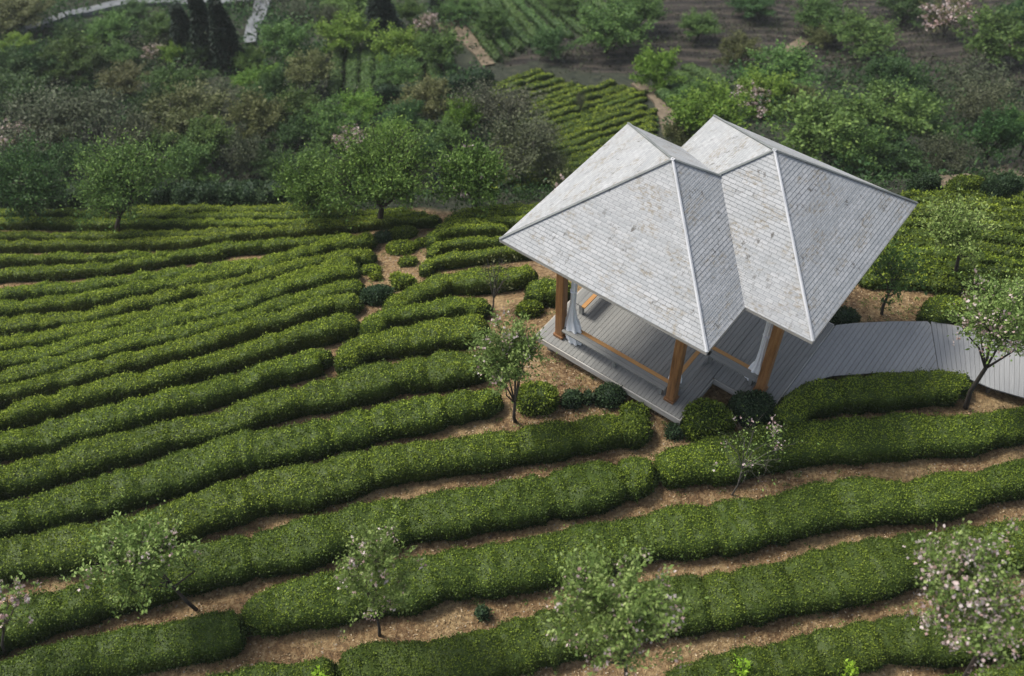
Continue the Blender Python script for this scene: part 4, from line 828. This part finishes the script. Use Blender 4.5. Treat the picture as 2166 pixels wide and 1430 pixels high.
def tree_at(bx, by, cx, cy, wpx, hpx, leaf, lab, **kw):
    """bx,by foot in photo; cx,cy crown centre; wpx,hpx crown size"""
    P = at([bx], [by])[0]; m1 = px_size(P, 1.0)
    w = wpx * m1
    # height of a point above P seen dy pixels up: use ray-vertical intersection
    d = rays([cx], [cy])[0]; C = CPOS + d * (P[1] / d[1]); zc = C[2] - P[2]; lean = (C[0] - P[0], 0)
    m2 = 1.0 / FPX * float((C - CPOS) @ F_); w = wpx * m2 * kw.pop('grow', 1.0); dep = math.asin(-unit(d)[2]); sn_, cs_ = math.sin(dep), math.cos(dep)
    rz = math.sqrt(max((hpx * m2 / 2) ** 2 - (w / 2 * sn_) ** 2, (w * .30 * cs_) ** 2)) / cs_
    if zc - rz < .15: rz = max(.3 * w, zc - .15)
    top = zc + rz; bot = max(zc - rz, .12)
    put = {k: kw.pop(k) for k in list(kw) if k in ('group', 'name', 'cat', 'bark_m')}
    d = make_tree(w, top, bot, .3, leaf, lean=lean, **kw) if False else make_tree(w, top, bot, leaf, lean=lean, **kw)
    return put_tree(d, tuple(P), leaf, lab, **put)
BL = dict(group='young flowering trees', name='flowering_tree', grow=1.12, twigs=True, spread=.062, longf=2.0)
tree_at(418, 1288, 290, 1185, 185, 190, 'young', 'leafy young tree leaning left with few blossoms, lower left', seed=3, leaves=8500, lsz=.08, trunk_r=.04, blossoms=260, clusters=150, upright=.5, **BL)
tree_at(800, 1345, 800, 1215, 150, 225, 'young', 'slim upright flowering sapling on the bare soil left of the bottom centre', seed=5, leaves=7000, lsz=.07, trunk_r=.035, blossoms=420, clusters=90, upright=1.0, **BL)
tree_at(1330, 1500, 1300, 1300, 250, 290, 'young', 'big green flowering sapling at the bottom centre right', seed=8, leaves=13000, lsz=.072, trunk_r=.045, blossoms=520, clusters=170, upright=1.0, **BL)
tree_at(2010, 1500, 2050, 1265, 250, 270, 'young', 'most heavily blossomed sapling in the bottom right corner', seed=12, leaves=8500, lsz=.072, trunk_r=.05, blossoms=2000, clusters=150, upright=1.0, **BL)
tree_at(2046, 862, 2110, 680, 190, 215, 'young', 'flowering tree branching over the boardwalk at the right edge', seed=14, leaves=10000, lsz=.078, trunk_r=.06, blossoms=700, clusters=160, upright=.5, **BL)
tree_at(1092, 890, 1075, 765, 150, 205, 'young', 'bright leafy flowering tree beside the left corner of the deck', seed=17, leaves=7800, lsz=.08, trunk_r=.045, blossoms=300, clusters=150, upright=.5, **BL)
tree_at(1545, 1048, 1600, 945, 165, 150, 'young', 'nearly bare little tree with white blossoms in front of the deck', seed=21, leaves=420, lsz=.06, trunk_r=.022, blossoms=110, clusters=45, limbs=10, bark_m='bark_grey', **BL)
tree_at(8, 1385, 45, 1270, 85, 150, 'young', 'sparse flowering sapling cut by the left edge', seed=25, leaves=420, lsz=.09, trunk_r=.03, blossoms=170, clusters=30, upright=.8, **BL)
tree_at(2025, 590, 2022, 492, 165, 120, 'young', 'rounded leafy tree with pale new leaves right of the roof', seed=28, leaves=5200, lsz=.09, trunk_r=.06, clusters=110, twigs=True, spread=.075, longf=1.5, name='tree')
tree_at(1868, 665, 1890, 572, 130, 120, 'green', 'thin crooked tree rooted in the bare soil right of the roof', seed=31, leaves=800, lsz=.12, trunk_r=.045, clusters=40, name='tree')
tree_at(1040, 655, 1050, 580, 90, 110, 'olive', 'almost leafless grey little tree left of the roof corner', seed=33, leaves=260, lsz=.08, trunk_r=.03, clusters=40, limbs=10, bark_m='bark_grey', name='tree')
tree_at(1215, 420, 1190, 385, 60, 110, 'olive', 'slender shoots rising behind the left roof slope', seed=35, leaves=500, lsz=.1, trunk_r=.03, blossoms=60, clusters=30, upright=1.2, name='tree')
EG = dict(twigs=True, spread=.085, longf=1.3, group='trees on the far rim of the left field', name='rim_tree')
tree_at(92, 468, 45, 390, 190, 150, 'deep', 'dark green tree at the left edge of the field rim', seed=41, leaves=16000, lsz=.12, trunk_r=.09, clusters=190, **EG)
tree_at(245, 490, 262, 385, 210, 180, 'green', 'broad tree with a slanting split trunk on the left rim', seed=43, leaves=18000, lsz=.11, trunk_r=.1, clusters=220, **EG)
tree_at(668, 470, 660, 398, 165, 110, 'fresh', 'low feathery tree on the rim, left of the tallest rim tree', seed=45, leaves=11000, lsz=.11, trunk_r=.07, clusters=150, **EG)
tree_at(808, 480, 812, 370, 240, 170, 'fresh', 'tallest spreading tree standing at the field rim above the soil clearing', seed=47, leaves=24000, lsz=.11, trunk_r=.12, clusters=260, **EG)
tree_at(1010, 455, 1000, 375, 150, 130, 'fresh', 'round tree with pale blossoms on top, on the rim left of the roof', seed=49, leaves=14000, lsz=.11, trunk_r=.08, blossoms=220, clusters=180, **EG)
# lime sprigs pushing up at the bottom edge
for px, py, lab in ((1560, 1412, 'lime green sprig at the bottom edge, left one of the pair'), (1775, 1420, 'lime green sprig at the bottom edge, right one of the pair'), (690, 1425, 'lime green sprig at the bottom edge, beside the short hedge stub')):
    P = at([px], [py + 30])[0]; d = make_tree(.42, .95, .55, 'sprig', seed=int(px), leaves=150, lsz=.09, trunk_r=.012, clusters=16, limbs=4, upright=.6)
    put_tree(d, tuple(P), 'sprig', lab, 'sapling', 'lime sprigs', 'sapling')

# background trees: (cx, cy, w, h, kind, label) in photo pixels
PROT = {}
def proto(kind, v):
    key = (kind, v)
    if key not in PROT:
        if kind == 'q': PROT[key] = make_tree(1.0, 1.0, .08, 'haze_twig', seed=230 + v, leaves=5200, lsz=.03, trunk_r=.02, limbs=14, clusters=110, spread=.10, upright=.8)
        elif kind == 'c': PROT[key] = make_tree(1.0, 2.6, .15, 'conifer', 'conifer', seed=200 + v, leaves=5200, lsz=.13, trunk_r=.05)
        elif kind == 'w': PROT[key] = make_tree(1.0, 1.0, .08, 'twig', seed=220 + v, leaves=6500, lsz=.031, trunk_r=.02, limbs=14, clusters=90, spread=.10, upright=.8)
        elif kind == 'p': PROT[key] = make_tree(1.0, 1.0, .2, 'olive', seed=240 + v, leaves=1500, lsz=.06, trunk_r=.025, blossoms=900, clusters=60, spread=.09)
        else: PROT[key] = make_tree(1.0, 1.0, .14, 'green', seed=260 + v, leaves=9000, lsz=.040, trunk_r=.03, clusters=70, spread=.085, upright=.4)
    return PROT[key]
KN = {'g': ('green', 'mid green round'), 'b': ('bright', 'bright yellow-green'), 'd': ('deep', 'dark green'), 'o': ('olive', 'pale olive'), 'w': ('twig', 'bare grey-brown'), 'p': ('olive', 'pale flowering'), 'c': ('conifer', 'tall black-green conifer'), 'q': ('haze_twig', 'pale grey leafless')}
BT = [
 (50,30,130,70,'o','in the top left corner'),(48,98,70,50,'b','under the pale lane near the left edge'),(25,150,110,80,'d','at the left edge below the lane'),(95,135,100,80,'d','left of the roundest green tree of the upper left'),
 (170,125,115,90,'g','of the upper left, the roundest there'),(150,65,60,34,'d','tucked under the pale lane'),(255,62,95,70,'g','just below the pale concrete platform'),(215,82,50,34,'b','below the lane, small and flat'),(255,122,85,60,'g','in the middle of the upper left wood'),(350,60,85,60,'g','left of the conifers'),
 (330,108,40,34,'p','small and nearly white, left of the conifers'),(375,112,52,44,'b','at the foot of the leftmost conifer'),(440,108,60,60,'d','between the conifers at their feet'),(290,25,70,40,'d','beside the top edge right of the platform'),(60,215,160,80,'d','at the left edge, halfway up the slope'),
 (110,270,180,110,'w','wide and low near the left edge'),(215,250,160,120,'w','in the centre of the brown thicket'),(300,285,110,100,'w','at the right end of the brown thicket'),(280,178,110,50,'o','above the brown thicket'),(385,178,115,80,'g','below the conifers on the left'),
 (335,230,90,80,'d','narrow, in the middle of the left slope'),(415,250,170,110,'o','broad and greyish, above the rim trees'),(545,130,75,60,'g','beneath the lower end of the grey lane'),(545,172,85,56,'b','the brightest below the grey lane'),(545,210,70,50,'d','just under the brightest one'),(612,90,110,80,'g','right of the grey lane'),
 (665,150,100,80,'o','brownish, on the tea slope left'),(625,30,80,50,'w','near the top right of the lane'),(700,35,60,60,'w','at the top between two green trees'),(738,72,115,80,'b','with a flat wide crown above the downhill tea rows'),(740,20,110,44,'g','at the top edge above the flat wide crown'),
 (452,62,52,150,'c','left of the pair near the grey lane'),(494,80,54,150,'c','right of the pair near the grey lane'),(405,70,50,110,'c','standing left of the conifer pair'),(815,38,64,110,'c','at the top edge left of the blossom tree'),(926,12,34,60,'c','slim one right of the blossom tree'),
 (848,100,105,76,'b','yellow-topped, among the downhill tea rows'),(850,155,90,56,'g','in front of the yellow-topped tree'),(938,108,100,90,'g','beside the earth path'),(905,50,44,48,'p','round and nearly white, above the downhill tea rows'),(870,25,60,60,'g','behind the white blossom tree'),(970,20,84,48,'g','at the top edge over the earth path'),
 (1042,48,74,62,'g','on the upper left of the diagonal tea rows'),(1165,92,72,60,'d','small, at the lower end of the diagonal tea rows'),(1190,10,70,36,'g','at the top edge in the diagonal tea rows'),(1290,62,140,100,'g','broadest one on the upper terrace'),(1352,26,96,80,'g','behind the broadest one on the upper terrace'),
 (1385,148,96,86,'b','round and bright, beside the short tea rows'),(1475,56,80,58,'g','small round one alone on the dark slope'),(1557,108,84,72,'o','alone on the dark slope right of the short tea rows'),(1720,34,110,66,'g','upper one of the cluster on the dark slope'),(1735,78,60,40,'o','small one in the cluster on the dark slope'),(1812,80,130,66,'g','right one of the cluster on the dark slope'),
 (1990,34,90,84,'p','tall dusty one at the top right'),(2078,80,160,100,'g','large one at the top right'),(2140,30,80,60,'d','in the top right corner'),(1590,10,90,50,'d','at the top edge over the dark slope'),(1900,12,110,50,'d','at the top edge between cluster and dusty tree'),
 (1500,250,170,110,'b','broad one directly behind the right roof ridge'),(1610,200,120,80,'b','behind the broad bright one'),(1640,165,150,60,'g','wide one above the flowering thicket'),(1585,215,80,60,'p','in the thicket behind the roof'),(1700,275,180,120,'g','close behind the right roof slope'),(1690,215,90,60,'o','in the thicket right of the flowering one'),
 (1880,165,120,80,'d','dark one below the right cluster'),(1850,250,170,120,'g','large one right of the roof ridge'),(1930,235,90,80,'g','with orange-brown neighbours on the right slope'),(2040,180,150,80,'w','wide one on the right slope'),(2060,230,130,90,'w','in front of the wide bare one on the right'),(2085,285,100,120,'d','with a thin trunk beside the rim path'),(2155,275,80,110,'g','cut by the right edge'),
 (1860,330,150,60,'d','low one just behind the right roof edge'),(1990,330,110,80,'w','by the rim path on the right'),(1790,320,110,90,'g','against the right roof slope'),(1960,290,80,70,'d','in the hollow above the right rim'),
 (1085,235,135,100,'q','largest grey thicket tree in the picture centre'),(1145,290,80,80,'q','right half of the central grey thicket'),(1020,230,110,110,'q','left half of the central grey thicket'),(1100,320,150,120,'w','lower centre of the grey thicket'),(1165,350,70,70,'w','nearest the left roof slope'),(1228,215,24,50,'q','thin one on the bright middle terrace'),
 (905,215,110,74,'o','yellowish, left of the grey thicket'),(985,250,80,90,'b','narrow bright one left of the grey thicket'),(950,290,90,70,'g','between two rim trees, behind'),(762,225,90,50,'b','bright one below the downhill tea rows'),(710,265,110,80,'g','behind the low feathery rim tree'),(640,235,110,84,'g','in the middle of the left slope'),
 (630,285,90,70,'d','in the dark hollow behind the feathery rim tree'),(555,250,110,100,'o','greyish one in the middle of the left slope'),(535,330,90,90,'w','dark brown one behind the rim hedge'),(455,300,110,90,'g','first behind the rim hedge, left of the brown one'),(420,350,110,90,'g','closest to the rim, right of the slanting tree'),(330,310,90,60,'g','behind the slanting tree'),
 (130,295,100,70,'o','olive one behind the left rim trees'),(25,290,90,60,'p','dusty flowering one at the left edge'),(745,300,70,50,'p','small flowering one behind the tallest rim tree'),(830,290,90,50,'b','bright crown showing above the tallest rim tree'),(860,250,90,60,'d','dark one left of the yellowish tree'),(470,215,100,60,'w','brown one below the conifers'),(590,180,60,70,'d','narrow dark one right of the brightest tree'),
 (160,335,90,70,'d','in the shade between the two left rim trees'),(590,350,90,60,'d','in the black hollow left of the feathery rim tree'),(680,340,80,60,'g','right behind the feathery rim tree'),(900,330,80,80,'d','in the gap right of the tallest rim tree'),(1430,290,70,70,'o','between the two roof peaks'),(1470,200,60,50,'g','at the end of the short tea rows'),
]
for i, (cx, cy, wp, hp, kd, lab) in enumerate(BT):
    leaf, kname = KN[kd]
    by = cy + hp * (.50 if kd != 'c' else .46); P = at([cx], [by])[0]; s = px_size(P, wp)
    d0 = rays([cx], [cy - hp / 2])[0]; t = P[1] / d0[1]; top = CPOS[2] + d0[2] * t - P[2]
    d = proto(kd if kd in 'cwpq' else 'g', i % (4 if kd in 'gbdo' else 3))
    zs = max(top * (.86 if kd != 'c' else 1.0), s * .55) / (2.6 if kd == 'c' else 1.0)
    nm = {'c': 'conifer', 'w': 'bare_tree', 'q': 'bare_tree', 'p': 'flowering_tree'}.get(kd, 'tree')
    put_tree(d, (P[0], P[1], P[2] - .05), leaf, f"{kname} {'tree' if kd != 'c' else ''} {lab}".replace('  ', ' '), 'tree', 'trees on the wooded slope beyond the rim', nm, 'bark_grey' if kd == 'w' else 'bark', rz=random.random() * 6.28, scale=(s * 1.16, s * 1.16, zs * 1.05))

# undergrowth on the slope (stuff): low tufts between the trees
def undergrowth(name, n, cond, mat, lab, lsz, hmin, hmax, seed):
    g = np.random.default_rng(seed); X = g.uniform(-62, 62, n * 3); Y = 24 + (g.random(n * 3) ** .8) * 80; keep = cond(X, Y) & (Y > edge(X) + 1.5)
    X, Y = X[keep][:n], Y[keep][:n]; cl = noise(X * .35, Y * .35, seed=seed) ; hh = hmin + (hmax - hmin) * np.clip(.5 + cl, 0, 1); per = 26
    ci = np.repeat(np.arange(len(X)), per); m_ = len(ci); sp = .55 * (.6 + .8 * g.random(len(X)))[ci]
    x = X[ci] + g.normal(size=m_) * sp; y = Y[ci] + g.normal(size=m_) * sp; P = np.stack([x, y, ground(x, y) + g.random(m_) ** .8 * hh[ci]], 1)
    V, F = leaf_quads(P, unit(g.normal(size=(m_, 3)) + [0, 0, .6]), lsz * (.6 + .8 * g.random(m_)) * (.7 + P[:, 1] / 120), .6)
    tone = np.clip(.25 * g.random(len(X))[ci] + .6 * g.random(m_), 0, 1); return tag(build(name, V, F, M[mat], tone=tone), lab, 'undergrowth', kind='stuff')
def open_area(X, Y): return inpoly(X, Y, TILLED)
def terr_area(X, Y): return tea_area(X, Y)
undergrowth('undergrowth', 6500, lambda X, Y: ~open_area(X, Y) & ~terr_area(X, Y), 'deep', 'tangle of dark green undergrowth between the trees of the slope', .20, .3, 1.5, 5)
undergrowth('brushwood', 4200, lambda X, Y: ~terr_area(X, Y) & (noise(X * .12, Y * .12, seed=9) > -.1) & ~open_area(X, Y), 'twig', 'grey brown leafless brush between the trees of the slope', .16, .3, 1.3, 6)
undergrowth('dry_weeds', 3200, lambda X, Y: open_area(X, Y) & ~terr_area(X, Y), 'twig', 'dry brown weeds over the dark tilled slope', .13, .05, .35, 7)

# litter and stones on the bare soil
def litter(n, box, seed):
    g = np.random.default_rng(seed); P = at(g.uniform(box[0], box[1], n), g.uniform(box[2], box[3], n)); r = .008 + .022 * g.random(n) ** 3; V = []; F = []
    base = np.array([[1, 0, 0], [0, 1, 0], [-1, 0, 0], [0, -1, 0], [0, 0, .7], [0, 0, -.4]]); tri = np.array([[0, 1, 4], [1, 2, 4], [2, 3, 4], [3, 0, 4], [1, 0, 5], [2, 1, 5], [3, 2, 5], [0, 3, 5]])
    V = (P[:, None] + (base[None] * (1 + .35 * g.normal(size=(n, 6, 1)))) * r[:, None, None]).reshape(-1, 3); F = (tri[None] + (np.arange(n) * 6)[:, None, None]).reshape(-1, 3)
    return V, F
V1, F1 = litter(5200, (0, 2166, 880, 1430), 3); V2, F2 = litter(900, (780, 900, 490, 650), 4); V3, F3 = litter(1400, (1100, 1450, 740, 960), 8)
o = build('gravel', np.r_[V1, V2, V3], [np.r_[F1, F2 + len(V1), F3 + len(V1) + len(V2)]], M['stone'], tone=np.full(len(F1) + len(F2) + len(F3), .5)); tag(o, 'small pale stones scattered on the brown soil', 'gravel', kind='stuff')

# ------------------------------------------------------------ air
hv = [(x, y, z) for z in (-38, 26) for y in (-30, 440) for x in (-260, 260)]
hz = build('haze', hv, np.array([[0, 2, 3, 1], [4, 5, 7, 6], [0, 1, 5, 4], [2, 6, 7, 3], [0, 4, 6, 2], [1, 3, 7, 5]]), HZ)
tag(hz, 'thin pale haze in the air over the valley', 'haze', kind='stuff')

# dry leaves and small weeds on the bare soil
def soil_scatter(name, boxes, mat, lab, lsz, per, spread, tall, seed, cat):
    g = np.random.default_rng(seed); P = []
    for (x0, x1, y0, y1, n) in boxes: P.append(at(g.uniform(x0, x1, n), g.uniform(y0, y1, n)))
    P = np.concatenate(P); ci = np.repeat(np.arange(len(P)), per); k = len(ci); x = P[ci, 0] + g.normal(size=k) * spread; y = P[ci, 1] + g.normal(size=k) * spread
    Q = np.stack([x, y, ground(x, y) + .012 + tall * g.random(k)], 1); V, F = leaf_quads(Q, unit(g.normal(size=(k, 3)) * [1, 1, .25] + [0, 0, .3 if tall > .03 else 0]), lsz * (.6 + .8 * g.random(k)), .6)
    return tag(build(name, V, F, M[mat], tone=g.random(k)), lab, cat, kind='stuff')
M['dry'] = leaf_mat('dry_fallen_leaves', [(0, (.10, .06, .03)), (.5, (.30, .2, .1)), (1, (.62, .5, .32))], 0, 0)
soil_scatter('leaf_litter', [(-50, 2216, 860, 1430, 11000), (740, 920, 480, 660, 900), (1080, 1460, 640, 960, 2200), (1780, 2000, 600, 690, 500)], 'dry', 'dry fallen leaves lying on the soil between the hedges', .05, 2, .06, .01, 71, 'leaf litter')
soil_scatter('weeds', [(-50, 2216, 860, 1430, 420), (740, 920, 480, 660, 60), (1080, 1460, 640, 960, 120), (1780, 2000, 600, 700, 60)], 'fresh', 'small green weeds sprouting from the soil between the hedges', .045, 14, .05, .07, 72, 'weeds')

g_ = np.random.default_rng(90); xr = g_.uniform(-34, 34, 1500); yr = edge(xr) + g_.uniform(-.5, 3.2, 1500); ci_ = np.repeat(np.arange(1500), 34); k_ = len(ci_)
xq = xr[ci_] + g_.normal(size=k_) * .32; yq = yr[ci_] + g_.normal(size=k_) * .32; Qs = np.stack([xq, yq, ground(xq, yq) + g_.random(k_) * (.25 + .35 * g_.random(1500))[ci_]], 1)
Vs, Fs = leaf_quads(Qs, unit(g_.normal(size=(k_, 3)) + [0, 0, .5]), .11 * (.6 + .8 * g_.random(k_)), .6)
tag(build('rim_scrub', Vs, Fs, M['deep'], tone=np.clip(.3 * g_.random(1500)[ci_] + .5 * g_.random(k_), 0, 1)), 'low dark green scrub covering the bank just beyond the field rim', 'scrub', kind='stuff')
